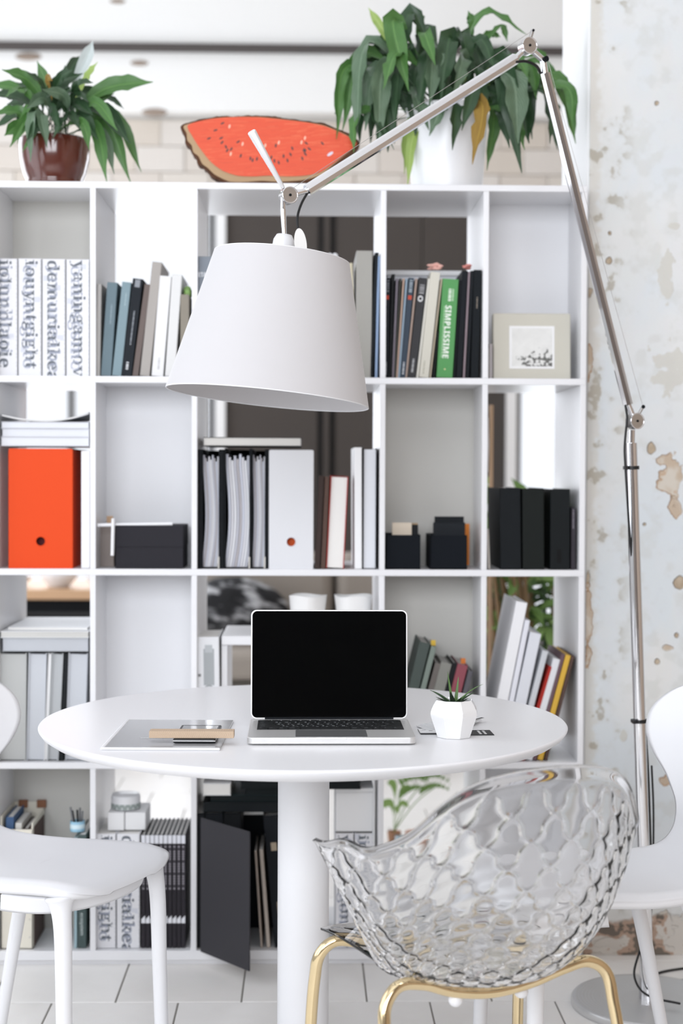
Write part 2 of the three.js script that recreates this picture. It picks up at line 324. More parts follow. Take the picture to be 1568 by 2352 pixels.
// lettering that runs down a spine: text set along the long side
function spineText(ctx, w, h, text, size, x, y0, color, font = 'sans-serif', weight = 'bold', stretch = 1) {
  ctx.save(); ctx.translate(x, y0); ctx.rotate(Math.PI / 2); ctx.scale(stretch, 1); ctx.fillStyle = color; ctx.font = `${weight} ${size}px ${font}`; ctx.textBaseline = 'middle'; ctx.fillText(text, 0, 0); ctx.restore();
}
function strokes(ctx, x, y, w, h, color, n = 7) { // type too small to read
  ctx.fillStyle = color; let p = y; const step = h / n;
  for (let i = 0; i < n; i++) { ctx.fillRect(x, p, w, step * (0.5 + 0.35 * ((i * 37) % 10) / 10)); p += step; }
}
// white volumes with broken grey typography on the spine
function typePrint(words, k) {
  return printMat(128, 640, (ctx, w, h) => {
    ctx.fillStyle = '#e4e4e7'; ctx.fillRect(0, 0, w, h);
    ctx.fillStyle = '#d2d4dc'; for (let i = 0; i < 5; i++) ctx.fillRect((i * 53 + k * 31) % 90, (i * 137 + k * 71) % 600, 42, 30);
    spineText(ctx, w, h, words[0], 92, 58 + (k % 2) * 12, 4, '#6b7077', 'serif', 'bold', 1.12);
    spineText(ctx, w, h, words[1], 88, 66 - (k % 2) * 10, 30, '#9a9fae', 'serif', 'normal', 1.3);
    ctx.fillStyle = '#e4e4e7';
    for (let i = 0; i < 46; i++) ctx.fillRect(18 + ((i * 41 + k * 13) % 90), (i * 29 + k * 17) % 640, 4 + (i % 5) * 5, 3 + (i % 3) * 2);
    ctx.fillStyle = '#c2c4ca'; for (let i = 0; i < 30; i++) ctx.fillRect(124, (i * 47 + k * 9) % 640, 4, 9);
  });
}
const TYPE = [typePrint(['iolunplaoie', 'jonulloui'], 0), typePrint(['iouyntgight', 'etumrghto'], 1), typePrint(['demurialkea', 'yrnuneabea'], 2), typePrint(['yaningamove', 'oniusgsmo'], 3)];
const TW = '#e4e4e7', typeGroup = 'white volumes with broken grey type';
// row 1, first compartment: four white volumes
book('lettered_volume', 'white volume with broken grey type, outermost of four in the upper compartment', { x:-0.7485,y:1.471,z:-0.02,t:0.0575,h:0.2904,a:0.0015, c: TW, print: TYPE[0] }, typeGroup);
book('lettered_volume', 'white volume with broken grey type, second from the outer end of four', { x:-0.6888,y:1.471,z:-0.02,t:0.0564,h:0.2909,a:0.0011, c: TW, print: TYPE[1] }, typeGroup);
book('lettered_volume', 'white volume with broken grey type, third from the outer end of four', { x:-0.6295,y:1.471,z:-0.02,t:0.0565,h:0.2903,a:0.0006, c: TW, print: TYPE[2] }, typeGroup);
book('lettered_volume', 'white volume with broken grey type, against the divider beside slate books', { x:-0.5702,y:1.471,z:-0.02,t:0.0565,h:0.2896,a:0.0002, c: TW, print: TYPE[3] }, typeGroup);
// row 1, second compartment
book('grey_book', 'pale grey book standing against the divider beside slate blue books', { x:-0.5205,y:1.471,z:-0.02,t:0.0107,h:0.2296,a:0.0163, c: '#b7b5b2', d: 0.17 });
const slate1 = printMat(64, 512, (c, w, h) => { c.fillStyle = '#6d7f87'; c.fillRect(0, 0, w, h); strokes(c, 34, 120, 7, 110, '#9aabb2', 14); }), slate2 = printMat(64, 512, (c, w, h) => { c.fillStyle = '#8398a0'; c.fillRect(0, 0, w, h); strokes(c, 34, 60, 7, 70, '#a9bac1', 9); });
book('slate_book', 'dark slate blue book, the first of two leaning slate books', { x:-0.5005,y:1.471,z:-0.02,t:0.0252,h:0.2331,a:0.0687, c: '#6d7f87', print: slate1, d: 0.17 });
book('slate_book', 'lighter slate blue book leaning between darker slate and black books', { x:-0.4741,y:1.471,z:-0.02,t:0.0225,h:0.2345,a:0.1068, c: '#8398a0', print: slate2, d: 0.17 });
book('black_book', 'leaning black book with small white vertical title beside slate blue book', { x:-0.4498,y:1.471,z:-0.02,t:0.0251,h:0.2431,a:0.118, c: '#1b2026', d: 0.17, print: printMat(64, 512, (c, w, h) => {
  c.fillStyle = '#1b2026'; c.fillRect(0, 0, w, h); c.fillStyle = '#8f9399'; c.fillRect(16, 4, 34, 40); strokes(c, 30, 170, 8, 180, '#aab0b6', 22); strokes(c, 22, 440, 16, 44, '#e8eaec', 4); }) });
book('brown_book', 'dull brown book squeezed between black book and tall taupe slab', { x:-0.4276,y:1.471,z:-0.02,t:0.0149,h:0.2306,a:0.1319, c: '#6d625e', d: 0.16 });
book('taupe_book', 'tall taupe grey book rising highest beside the white books', { x:-0.4044,y:1.471,z:-0.02,t:0.0241,h:0.2848,a:0.1082, c: '#aaa5a0', d: 0.2 });
book('white_book', 'leaning white book with faint grey foot title beside taupe book', { x:-0.373,y:1.471,z:-0.02,t:0.029,h:0.2498,a:0.0825, c: '#e6e6e6', d: 0.2, print: printMat(64, 512, (c, w, h) => { c.fillStyle = '#e6e6e6'; c.fillRect(0, 0, w, h); strokes(c, 30, 420, 10, 60, '#b5b5b8', 6); }) });
book('white_book', 'second leaning white book, half hidden by the lamp shade', { x:-0.3417,y:1.471,z:-0.02,t:0.0247,h:0.2537,a:0.0685, c: '#dededd', d: 0.2 });
{
  const p = thing('small_planter', 'slim taupe planter with a green tuft beside the lamp shade', 'planter', [-0.3051,1.4695,-0.05]); p.position.y = 1.4715;
  part('pot', rbox(-0.011, 0.011, 0, 0.205, -0.07, 0.03, 0.003), mat(0x8d867a, 0.8), p);
  const gm = mat(0x8fb46a, 0.7);
  for (let i = 0; i < 9; i++) { const s = new THREE.SphereGeometry(0.011, 8, 6); s.scale(0.8, 1.1, 1); const m = part('leaf', s, gm, p); m.position.set(rr(-0.006, 0.006), 0.21 + rr(0, 0.01), rr(-0.05, 0.02)); }
}
// row 1, wide compartment: what shows round the lamp shade
book('grey_binder', 'blue grey binder with white label partly behind the lamp shade', { x:-0.2545,y:1.471,z:-0.02,t:0.0459,h:0.2994,a:-0.0019, c: '#868d96', d: 0.26, print: printMat(128, 640, (c, w, h) => { c.fillStyle = '#868d96'; c.fillRect(0, 0, w, h); c.fillStyle = '#e9ecef'; c.font = 'bold 34px sans-serif'; c.fillText('ETAT', 14, 108); }) }, undefined, 'binder');
{
  const v = thing('white_vase', 'white ceramic vase just peeking over the lamp shade', 'vase', [0.0638,1.4777,-0.15]); v.position.y = 1.4715;
  v.scale.y = 1.14;
  part('body', lathe([[0, 0], [0.035, 0], [0.045, 0.06], [0.04, 0.16], [0.02, 0.24], [0.016, 0.275], [0.0, 0.278]], 32), M.lacquer, v);
  for (const s of [-1, 1]) part('lobe', new THREE.SphereGeometry(0.0085, 12, 10).translate(s * 0.0065, 0.28, 0), M.lacquer, v);
}
book('beige_book', 'thin beige book showing a sliver behind the lamp shade edge', { x:0.1225,y:1.471,z:-0.05,t:0.0092,h:0.29,a:-0.0497, c: '#cfc6ae', d: 0.17 });
book('grey_file', 'large grey file box with black spine edge beside the lamp shade', { x:0.1401,y:1.471,z:-0.02,t:0.0396,h:0.3163,a:0.0057, c: '#a5a39d', d: 0.25 }, undefined, 'file');
book('black_file', 'thin black file leaning against the large grey file box', { x:0.1596,y:1.471,z:-0.02,t:0.0097,h:0.3123,a:0.0422, c: '#14191d', d: 0.25 }, undefined, 'file');
book('blue_folder', 'thin light blue folder standing against the divider', { x:0.1722,y:1.471,z:-0.02,t:0.0065,h:0.3037,a:0.0184, c: '#91a6c3', d: 0.23 }, undefined, 'folder');
// row 1, fourth compartment: mixed spines round the green cookbook
const ts = (base, draw) => printMat(64, 640, (c, w, h) => { c.fillStyle = base; c.fillRect(0, 0, w, h); draw(c, w, h); });
book('black_volume', 'black volume with orange square and grey head label at the divider', { x:0.1956,y:1.471,z:-0.02,t:0.0125,h:0.2497,a:0.0168, c: '#171b22', print: ts('#171b22', (c) => { strokes(c, 20, 14, 34, 80, '#6d7075', 5); c.fillStyle = '#b8432c'; c.fillRect(14, 112, 40, 26); strokes(c, 24, 540, 18, 80, '#c9ccd0', 8); }) });
book('black_volume', 'slim black volume with brown head next to the orange square volume', { x:0.2064,y:1.471,z:-0.02,t:0.0081,h:0.2585,a:0.0286, c: '#0f1215', d: 0.17 });
book('mauve_magazine', 'thin grey mauve magazine among dark spines', { x:0.2141,y:1.471,z:-0.02,t:0.0059,h:0.2478,a:0.0388, c: '#77717a', d: 0.18 }, undefined, 'magazine');
book('olive_magazine', 'thin olive black magazine among the narrow dark spines', { x:0.2198,y:1.471,z:-0.02,t:0.0051,h:0.248,a:0.0486, c: '#3c3d38', d: 0.18 }, undefined, 'magazine');
book('tan_magazine', 'thin pinkish tan magazine beside a pale blue one', { x:0.2241,y:1.471,z:-0.02,t:0.0046,h:0.2482,a:0.0638, c: '#b79d8d', d: 0.18 }, undefined, 'magazine');
book('pale_blue_magazine', 'thin pale blue magazine between tan and navy spines', { x:0.229,y:1.471,z:-0.02,t:0.0051,h:0.2483,a:0.0747, c: '#93a6b6', d: 0.18 }, undefined, 'magazine');
book('navy_volume', 'navy volume with orange square and light grey head label', { x:0.2383,y:1.471,z:-0.02,t:0.0135,h:0.25,a:0.0837, c: '#3c4754', print: ts('#3c4754', (c) => { strokes(c, 14, 12, 38, 84, '#9aa5ac', 6); c.fillStyle = '#c0503a'; c.fillRect(10, 112, 46, 26); strokes(c, 22, 540, 20, 80, '#cfd3d7', 8); }) });
book('tan_magazine', 'thin tan magazine standing between navy and dark grey volumes', { x:0.247,y:1.471,z:-0.02,t:0.0051,h:0.249,a:0.1006, c: '#a8958a', d: 0.18 }, undefined, 'magazine');
book('charcoal_volume', 'dark grey volume with a white ring emblem on the spine', { x:0.2604,y:1.471,z:-0.02,t:0.02,h:0.2509,a:0.1109, c: '#3b3b3d', print: ts('#3b3b3d', (c) => { strokes(c, 14, 44, 40, 60, '#9c9c9e', 5); c.strokeStyle = '#e2e3e4'; c.lineWidth = 9; c.beginPath(); c.ellipse(30, 134, 17, 15, 0, 0, 7); c.stroke(); strokes(c, 24, 520, 16, 90, '#bfc1c3', 10); }) });
book('cream_magazine', 'thin cream magazine beside the ring emblem volume', { x:0.2751,y:1.471,z:-0.02,t:0.0059,h:0.2493,a:0.1123, c: '#d6d4cb', d: 0.18 }, undefined, 'magazine');
const creamVol = book('cream_volume', 'thick cream leaning volume under crumpled pink paper', { x:0.2914,y:1.471,z:-0.02,t:0.024,h:0.2648,a:0.1056, c: '#d2cfc3', print: ts('#d2cfc3', (c) => { strokes(c, 20, 540, 10, 80, '#a8a596', 8); }) });
book('beige_magazine', 'thin beige magazine leaning against the cream volume', { x:0.3072,y:1.471,z:-0.02,t:0.004,h:0.2497,a:0.111, c: '#b5aa96', d: 0.17 }, undefined, 'magazine');
book('dark_notebook', 'slim black notebook in the gap before the green book', { x:0.3159,y:1.471,z:-0.02,t:0.0065,h:0.1184,a:0.0905, c: '#101412', d: 0.15 }, undefined, 'notebook');
book('green_cookbook', 'green cookbook with large white capital title down its spine', { x:0.3432,y:1.471,z:-0.02,t:0.0402,h:0.2469,a:0.0575, c: '#5b9a5e', d: 0.19, print: printMat(160, 1024, (c, w, h) => {
  c.fillStyle = '#5b9a5e'; c.fillRect(0, 0, w, h);
  spineText(c, w, h, 'SIMPLISSIME', 84, 74, 270, '#f2f5ee', 'sans-serif', 'bold', 1.06);
  strokes(c, 66, 100, 30, 130, '#e8efe4', 8); strokes(c, 104, 100, 18, 130, '#c6dec2', 14);
  strokes(c, 28, 280, 12, 540, '#a9cda6', 46); c.fillStyle = '#e2d9a8'; c.fillRect(70, 930, 14, 14); }) });
book('black_notebook', 'slim black notebook pressed against the green cookbook', { x:0.3678,y:1.471,z:-0.02,t:0.0043,h:0.2459,a:0.0581, c: '#12161b', d: 0.17 }, undefined, 'notebook');
book('black_volume', 'black volume one step taller beside the green cookbook', { x:0.3792,y:1.471,z:-0.02,t:0.0144,h:0.2682,a:0.0516, c: '#10151b', d: 0.19 });
book('mauve_magazine', 'thin pinkish grey magazine between two tall black volumes', { x:0.3918,y:1.471,z:-0.02,t:0.0054,h:0.2665,a:0.0448, c: '#8b7d83', d: 0.18 }, undefined, 'magazine');
book('black_volume', 'narrow black volume next to the pinkish grey magazine', { x:0.401,y:1.471,z:-0.02,t:0.0081,h:0.2686,a:0.0383, c: '#11161b', d: 0.19 });
book('black_volume', 'thick black volume with tiny pale title at the compartment end', { x:0.4179,y:1.471,z:-0.02,t:0.019,h:0.2705,a:0.0257, c: '#0c1217', d: 0.2, print: ts('#0c1217', (c) => { strokes(c, 30, 160, 9, 70, '#a79a8c', 7); }) });
function crumple(name, label, pos, r, color, k) {
  const g = new THREE.IcosahedronGeometry(r, 3), P = g.attributes.position;
  for (let i = 0; i < P.count; i++) { const v = V(P.getX(i), P.getY(i), P.getZ(i)); const n = 0.65 + 0.7 * Math.abs(Math.sin(v.x * 330 + k) * Math.cos(v.y * 410 + k * 2) + Math.sin(v.z * 370)); P.setXYZ(i, v.x * 1.5 * n, v.y * 0.72 * n, v.z * n); }
  g.computeVertexNormals(); g.computeBoundingBox(); g.translate(0, -g.boundingBox.min.y, 0);
  single(name, g, bookMat(color, 0.8), label, 'paper', pos);
}
crumple('crumpled_paper', 'crumpled pale pink tissue lying on the cream volume', [0.3218,1.7441,-0.05], 0.009, '#e3b3a8', 1);
crumple('crumpled_paper', 'small crumpled red tissue lying on the black volumes', [0.4008,1.7468,-0.05], 0.006, '#d98f86', 4);
{ // pale box file behind the mixed spines
  const b = thing('document_box', 'low pale grey document box behind the mixed spines', 'box', [0.315, 1.4712, -0.36]);
  part('body', rbox(-0.105, 0.105, 0, 0.285, 0, 0.1, 0.003), M.paperCool, b); part('lid', rbox(-0.107, 0.107, 0.286, 0.3, -0.002, 0.102, 0.003), M.whiteMatt, b);
}
// row 1, last compartment: album and small books
book('thin_booklet', 'thin white booklet beside the grey paperback and picture album', { x:0.4523,y:1.471,z:-0.02,t:0.0027,h:0.0759,a:-0.0066, c: '#d8d6d4', d: 0.12 }, undefined, 'booklet');
book('grey_paperback', 'small grey mauve paperback beside the framed picture album', { x:0.4592,y:1.471,z:-0.02,t:0.0087,h:0.0867,a:-0.0067, c: '#a7a2a3', d: 0.13 });
{
  const a = thing('picture_album', 'pale linen album with a small monochrome tree picture on its cover', 'album', [0.5647, 1.4716, -0.035]); a.rotation.x = -0.06;
  const w = 0.1961, h = 0.1666;
  part('cover', rbox(-w / 2, w / 2, 0, h, -0.03, 0, 0.004, 3), mat(0xc9c6ba, 0.85), a);
  const P = part('picture', rbox(-0.057, 0.057, 0.026, 0.134, -0.001, 0.0012, 0.001), M.whiteMatt, a);
  part('tree_print', new THREE.PlaneGeometry(0.102, 0.096).translate(0, 0.08, 0.0016), mat(0xffffff, 0.5, { map: dataTexture(192, 180, (u, v) => {
    let c = 214 + 18 * fbm(u * 5, v * 5, 3); const g = fbm(u * 16 + 3, v * 16, 4), reach = 0.62 * sstep(0.05, 0.75, u) - Math.abs(v - 0.2) * 0.4;
    if (v < reach && g > 0.46 + 0.25 * (v / 0.6)) c = 66 + 70 * fbm(u * 40, v * 40, 3); if (v > 0.16 && v < 0.26 && u > 0.1 && u < 0.5 && g > 0.53) c = 110; return [c, c, c - 3]; }) }), P);
}
// row 2, first compartment: orange box file with magazines on top
function boxFile(name, label, o, color, inside) {
  const { x, y, z, w, h, d = 0.25 } = o, g = thing(name, label, 'file', [x, y, z]), m = bookMat(color, 0.55);
  const s = roundRect(w, h, 0.004); const hole = new THREE.Path(); hole.absarc(0, -h / 2 + h * 0.237, 0.0118, 0, Math.PI * 2, true); s.holes.push(hole);
  part('front_panel', new THREE.ExtrudeGeometry(s, { depth: 0.003, bevelEnabled: true, bevelSize: 0.0008, bevelThickness: 0.0008, bevelSegments: 2, curveSegments: 24 }).translate(0, h / 2, -0.004), m, g);
  part('case', merge([box(-w / 2, -w / 2 + 0.003, 0, h, -d, -0.004), box(w / 2 - 0.003, w / 2, 0, h, -d, -0.004), box(-w / 2, w / 2, 0, 0.003, -d, -0.004), box(-w / 2, w / 2, h - 0.003, h, -d, -0.004), box(-w / 2, w / 2, 0, h, -d, -d + 0.003)]), m, g);
  part('contents', box(-w / 2 + 0.006, w / 2 - 0.006, 0.004, h - 0.03, -d + 0.005, -0.02), bookMat(inside), g);
  part('finger_ring', new THREE.TorusGeometry(0.0118, 0.001, 8, 32).translate(0, h * 0.237, 0), m, g);
}
boxFile('box_file', 'bright orange box file with round finger hole under white magazines', { x:-0.6626,y:0.9888,z:-0.02,w:0.1577,h:0.3016, d: 0.26 }, '#e24a18', '#5b1d22');
// magazines lying flat
function flatMag(name, label, o, c, pages = M.paperCool, bend, group, category = 'magazine') {
  const { x, y, z, w, h, d = 0.26 } = o, g = thing(name, label, category, [x, y, z], 0, group), n = bend ? 16 : 1, th = Math.min(0.0014, h * 0.12);
  const slab = (y0, y1, inset) => {
    const q = new THREE.BoxGeometry(w - inset * 2, y1 - y0, d - inset * 2, n, 1, 1), P = q.attributes.position; q.translate(0, (y0 + y1) / 2, -d / 2);
    if (bend) { for (let i = 0; i < P.count; i++) { const u = P.getX(i) / (w / 2); P.setY(i, P.getY(i) + bend * u * u * (u > 0 ? 1 : 0.7)); } q.computeVertexNormals(); }
    return q;
  };
  part('cover', merge([slab(0, th, 0), slab(h - th, h, 0)]), bookMat(c), g);
  part('pages', slab(th, h - th, 0.0015), pages, g);
}
const magY = [1.2916,1.3176,1.3371,1.3587], mgx = -0.6505;
const onOrange = 'white magazines on the orange box file';
flatMag('magazine', 'lowest of the white magazines lying on the orange box file', { x: mgx, y: 1.2972, z: -0.015, w: 0.219, h: 0.0225 }, '#c9c9ce', M.paperCool, 0, onOrange);
flatMag('magazine', 'middle one of the white magazines lying on the orange box file', { x: mgx + 0.001, y: 1.32, z: -0.018, w: 0.217, h: 0.0205 }, '#cfd0d6', M.paperCool, 0, onOrange);
flatMag('magazine', 'topmost thick white magazine of the pile on the orange file', { x: mgx, y: 1.3408, z: -0.016, w: 0.218, h: 0.017 }, '#c4c5cb', M.paperCool, 0, onOrange);
flatMag('curled_magazine', 'white brochure with upcurled ends topping the magazine pile', { x: mgx, y: 1.3582, z: -0.016, w: 0.216, h: 0.004 }, '#d3d5da', M.paper, 0.02);
book('white_holder', 'narrow white document holder beside the orange box file', { x:-0.5513,y:0.993,z:-0.02,t:0.021,h:0.2926,a:0.0001, c: '#eeeef0', d: 0.24 }, undefined, 'document holder');
// row 2, second compartment: lidded box and white rods
{
  const o = { x:-0.3921,y:0.9888,z:-0.015,w:0.17,h:0.1076 }, b = thing('storage_box', 'charcoal cardboard box with overhanging lid beside a white rod cross', 'box', [o.x, 0.9932, o.z]), h = o.h;
  part('body', rbox(-o.w / 2 + 0.001, o.w / 2 - 0.001, 0, h * 0.52, -0.15, -0.001, 0.0015), M.charcoal, b);
  part('lid', rbox(-o.w / 2, o.w / 2, h * 0.5, h, -0.152, 0.001, 0.002), M.charcoal, b);
  const c = thing('rod_cross', 'thin white crossed rods leaning on the charcoal box', 'rods', [0, 0, 0]);
  part('long_rod', rod(V(...[-0.521,1.1012,-0.02]), V(...[-0.3347,1.1051,-0.02]), 0.0045), M.lacquer, c);
  part('short_rod', rod(V(...[-0.4803,1.1181,-0.006]), V(...[-0.4824,1.026,-0.006]), 0.0045), M.lacquer, c);
  const f = thing('taupe_folder', 'taupe card folder standing behind the white rod cross', 'folder', [-0.5094, 0.9932, -0.09]);
  part('cover', rbox(-0.021, 0.021, 0, 0.106, -0.05, 0.004, 0.002), bookMat('#9b908a'), f); part('tab', rbox(-0.002, 0.014, 0.104, 0.128, -0.03, -0.027, 0.001), bookMat('#c9a98a'), f);
}
// row 2, wide compartment: open magazine files, box file, books
function magazineFile(label, o, bow, group) {
  const { x, y, z, t, h, pl, pr } = o, d = 0.25, g = thing('magazine_file', label, 'magazine file', [x, y, z], 0, group);
  part('case', merge([box(-t / 2, -t / 2 + pl, 0, h, -d, 0), box(t / 2 - pr, t / 2, 0, h, -d, 0), box(-t / 2, t / 2, 0, 0.003, -d, -0.004), box(-t / 2, t / 2, 0, h, -d, -d + 0.003)]), M.black, g);
  const x0 = -t / 2 + pl, x1 = t / 2 - pr, n = 9, step = (x1 - x0) / n, mats = [bookMat('#d5d5da'), bookMat('#bfc0c9'), bookMat('#c8cbd6'), bookMat('#dfe0e4'), bookMat('#b3afb2')];
  for (let i = 0; i < n; i++) { // loose sheaves sagging in the open file
    const a = x0 + step * i, hh = h - 0.018 - ((i * 7) % 5) * 0.004;
    const q = new THREE.BoxGeometry(step * 0.86, hh, 0.2, 1, 22, 1).translate(a + step / 2, hh / 2 + 0.004, -0.11), P = q.attributes.position;
    for (let k = 0; k < P.count; k++) { const v = P.getY(k) / h; const s = bow * Math.sin(Math.PI * Math.min(1, v * 1.15)) * (1 - v * 0.4) - bow * 0.45 * (1 - v); const lim = P.getX(k) + s * (1 - Math.abs(i / (n - 1) - 0.5) * 0.3); P.setX(k, Math.max(x0 + 0.0004 + 0.0006 * (i % 2), Math.min(x1 - 0.0004, lim))); }
    q.computeVertexNormals(); part('sheaf', q, mats[(i * 3 + Math.round(t * 1000)) % 5], g);
  }
  part('label_clip', box(t / 2 - pr - 0.002, t / 2 - pr + 0.002, 0.001, 0.03, 0, 0.002), bookMat('#c9c6bf'), g);
}
const mf = (s, pl, pr) => ({ ...s, pl, pr });
magazineFile('black open magazine file of sagging papers at the divider', mf({ x:-0.2395,y:0.993,z:-0.02,t:0.0656,h:0.2982,a:-0.002 }, 0.013, 0.013), 0.012, 'black magazine files');
magazineFile('widest black open magazine file stuffed with sagging papers', mf({ x:-0.1718,y:0.993,z:-0.02,t:0.0673,h:0.3006,a:-0.0025 }, 0.003, 0.005), 0.014, 'black magazine files');
magazineFile('narrow black open magazine file beside the white box file', mf({ x:-0.1163,y:0.993,z:-0.02,t:0.0413,h:0.2987,a:-0.0029 }, 0.002, 0.009), 0.006, 'black magazine files');
boxFile('box_file', 'white box file with orange showing through its finger hole', { x:-0.0387,y:0.9895,z:-0.02,w:0.1099,h:0.3006, d: 0.26 }, '#dedfe2', '#e8622c');
flatMag('flat_catalogue', 'black covered catalogue lying across the magazine files', { x: -0.1359, y: 1.2995, z: -0.015, w: 0.243, h: 0.022 }, '#15181c', bookMat('#d9d7d2'), 0);
book('dark_brown_book', 'dark brown book between white box file and red covered book', { x:0.0272,y:0.993,z:-0.02,t:0.0135,h:0.2328,a:0.0428, c: '#3b2f2b', d: 0.18 });
book('brown_book', 'thin umber book beside the red covered book', { x:0.0419,y:0.993,z:-0.02,t:0.0119,h:0.2308,a:0.0408, c: '#57443c', d: 0.18 });
book('red_book', 'thick red covered book with its white page edges facing out', { x:0.0713,y:0.993,z:-0.02,t:0.0446,h:0.2316,a:0.0448, c: '#9c2a22', d: 0.19, out: true });
book('white_binder', 'narrow white ring binder standing alone beside loose papers', { x:0.1297,y:0.993,z:-0.02,t:0.0185,h:0.3042,a:-0.0063, c: '#f0f0f1', d: 0.27 }, undefined, 'binder');
book('paper_folder', 'sheaf of pale papers in a black folder by the divider', { x:0.1575,y:0.993,z:-0.02,t:0.0348,h:0.3023,a:0.0007, c: '#15181b', d: 0.25, out: true, pages: M.paperCool }, undefined, 'folder');
// row 2, fourth compartment: two card boxes
function cardBox(label, x0, x1, y1, cards) {
  const g = thing('card_box', label, 'box', [(x0 + x1) / 2, 0.9932, -0.02]), w = x1 - x0, h = y1 - 0.993, d = 0.15;
  part('body', merge([box(-w / 2, w / 2, 0, h, -0.003, 0), box(-w / 2, -w / 2 + 0.003, 0, h, -d, 0), box(w / 2 - 0.003, w / 2, 0, h, -d, 0), box(-w / 2, w / 2, 0, h, -d, -d + 0.003), box(-w / 2, w / 2, 0, 0.003, -d, 0)]), M.navy, g);
  for (const [n, a, b, yt, z, c] of cards) part(n, rbox(a - (x0 + x1) / 2, b - (x0 + x1) / 2, 0.004, yt - 0.993, z, z + 0.012, 0.001), bookMat(c), g);
}
cardBox('navy card box with cream index cards standing in it', ...[0.199,0.2853,1.0787], [['cream_card', ...[0.2161,0.2655,1.1086], -0.045, '#dccfbd'], ['black_card', ...[0.2655,0.282,1.1032], -0.05, '#1a1c1f'], ['tan_card', ...[0.2366,0.2831,1.1066], -0.075, '#b9a07f']]);
cardBox('navy card box with black dividers and an orange card', ...[0.3104,0.4024,1.078], [['black_card', ...[0.3204,0.4007,1.109], -0.045, '#1b1f24'], ['dark_card', ...[0.3262,0.4005,1.1235], -0.075, '#15191e'], ['orange_card', ...[0.3857,0.4192,1.1039], -0.115, '#e58a3c']]);
// row 2, last compartment
book('grey_pamphlet', 'stack edge of thin grey pamphlets leaning by the divider', { x:0.4583,y:0.993,z:-0.02,t:0.0065,h:0.1015,a:-0.0446, c: '#b5b0aa', d: 0.16 }, undefined, 'pamphlet');
book('black_box_file', 'black box file nearest the divider of three by the pier', { x:0.5131,y:0.993,z:-0.02,t:0.052,h:0.2037,a:-0.0179, c: '#0d1216', d: 0.26 }, 'black box files', 'file');
book('black_box_file', 'middle black box file of three by the pier', { x:0.5701,y:0.993,z:-0.02,t:0.0542,h:0.2031,a:-0.0129, c: '#111614', d: 0.26 }, 'black box files', 'file');
book('black_box_file', 'black box file with a slot, nearest the pier of three', { x:0.6365,y:0.993,z:-0.02,t:0.0488,h:0.2017,a:-0.0026, c: '#0e1315', d: 0.26, print: ts('#0e1315', (c) => { c.fillStyle = '#020304'; c.fillRect(22, 480, 14, 110); }) }, 'black box files', 'file');
book('charcoal_magazine', 'thin charcoal magazine between box files and the end panel', { x:0.67,y:0.993,z:-0.02,t:0.0104,h:0.1549,a:-0.0012, c: '#38343a', d: 0.2, print: ts('#38343a', (c) => { strokes(c, 20, 20, 18, 200, '#8d868e', 9); }) }, undefined, 'magazine');
// row 3, first compartment: flat pile on standing magazines
book('magazine_bundle', "thick bundle of pale magazines at the outer end under flat pile", { x:-0.7358,y:0.51,z:-0.02,t:0.0709,h:0.2701,a:0.0094, c: "#b9bab8", d: 0.22, out: true, pages: bookMat("#b9bab8") }, undefined, 'magazines');
book('magazine_bundle', "thick bundle of pale bluish magazines beside a thin white one", { x:-0.6762,y:0.51,z:-0.02,t:0.0444,h:0.2699,a:0.0229, c: "#c4c7cc", d: 0.22, out: true, pages: bookMat("#c4c7cc") }, undefined, 'magazines');
book('magazine_bundle', "thin white magazine leaning between two pale bundles", { x:-0.6507,y:0.51,z:-0.02,t:0.0078,h:0.2708,a:0.0417, c: "#ededed", d: 0.22, out: true, pages: bookMat("#ededed") }, undefined, 'magazines');
book('magazine_bundle', "grey magazine bundle leaning next to a black folder", { x:-0.6323,y:0.51,z:-0.02,t:0.027,h:0.27,a:0.0466, c: "#b4b7b9", d: 0.22, out: true, pages: bookMat("#b4b7b9") }, undefined, 'magazines');
book('magazine_bundle', "black folder leaning among pale grey magazines", { x:-0.6116,y:0.51,z:-0.02,t:0.0119,h:0.2707,a:0.0505, c: "#14181b", d: 0.22, out: false, pages: bookMat("#14181b") }, undefined, 'magazines');
book('magazine_bundle', "pale magazine bundle against the divider below the flat pile", { x:-0.578,y:0.51,z:-0.02,t:0.0471,h:0.2697,a:0.0323, c: "#c2c5ca", d: 0.22, out: true, pages: bookMat("#c2c5ca") }, undefined, 'magazines');
const f3 = 0.782;
flatMag('flat_magazine', 'thick grey magazine pile lying across the standing bundles', { x: mgx + 0.001, y: f3 + 0.004, z: -0.012, w: 0.214, h: 0.034 }, '#aeb1b5', bookMat('#bcbfc4'), 0);
flatMag('flat_magazine', 'thin pale portfolio lying above the grey magazine pile', { x: mgx, y: f3 + 0.0385, z: -0.006, w: 0.219, h: 0.016, d: 0.32 }, '#e2e3e4', bookMat('#c9c8c4'), 0);
flatMag('white_print', 'white brochure with a faint green drawing topping the grey pile', { x: mgx + 0.002, y: f3 + 0.055, z: -0.04, w: 0.2, h: 0.006, d: 0.28 }, '#f2f3f4', M.paper, 0);
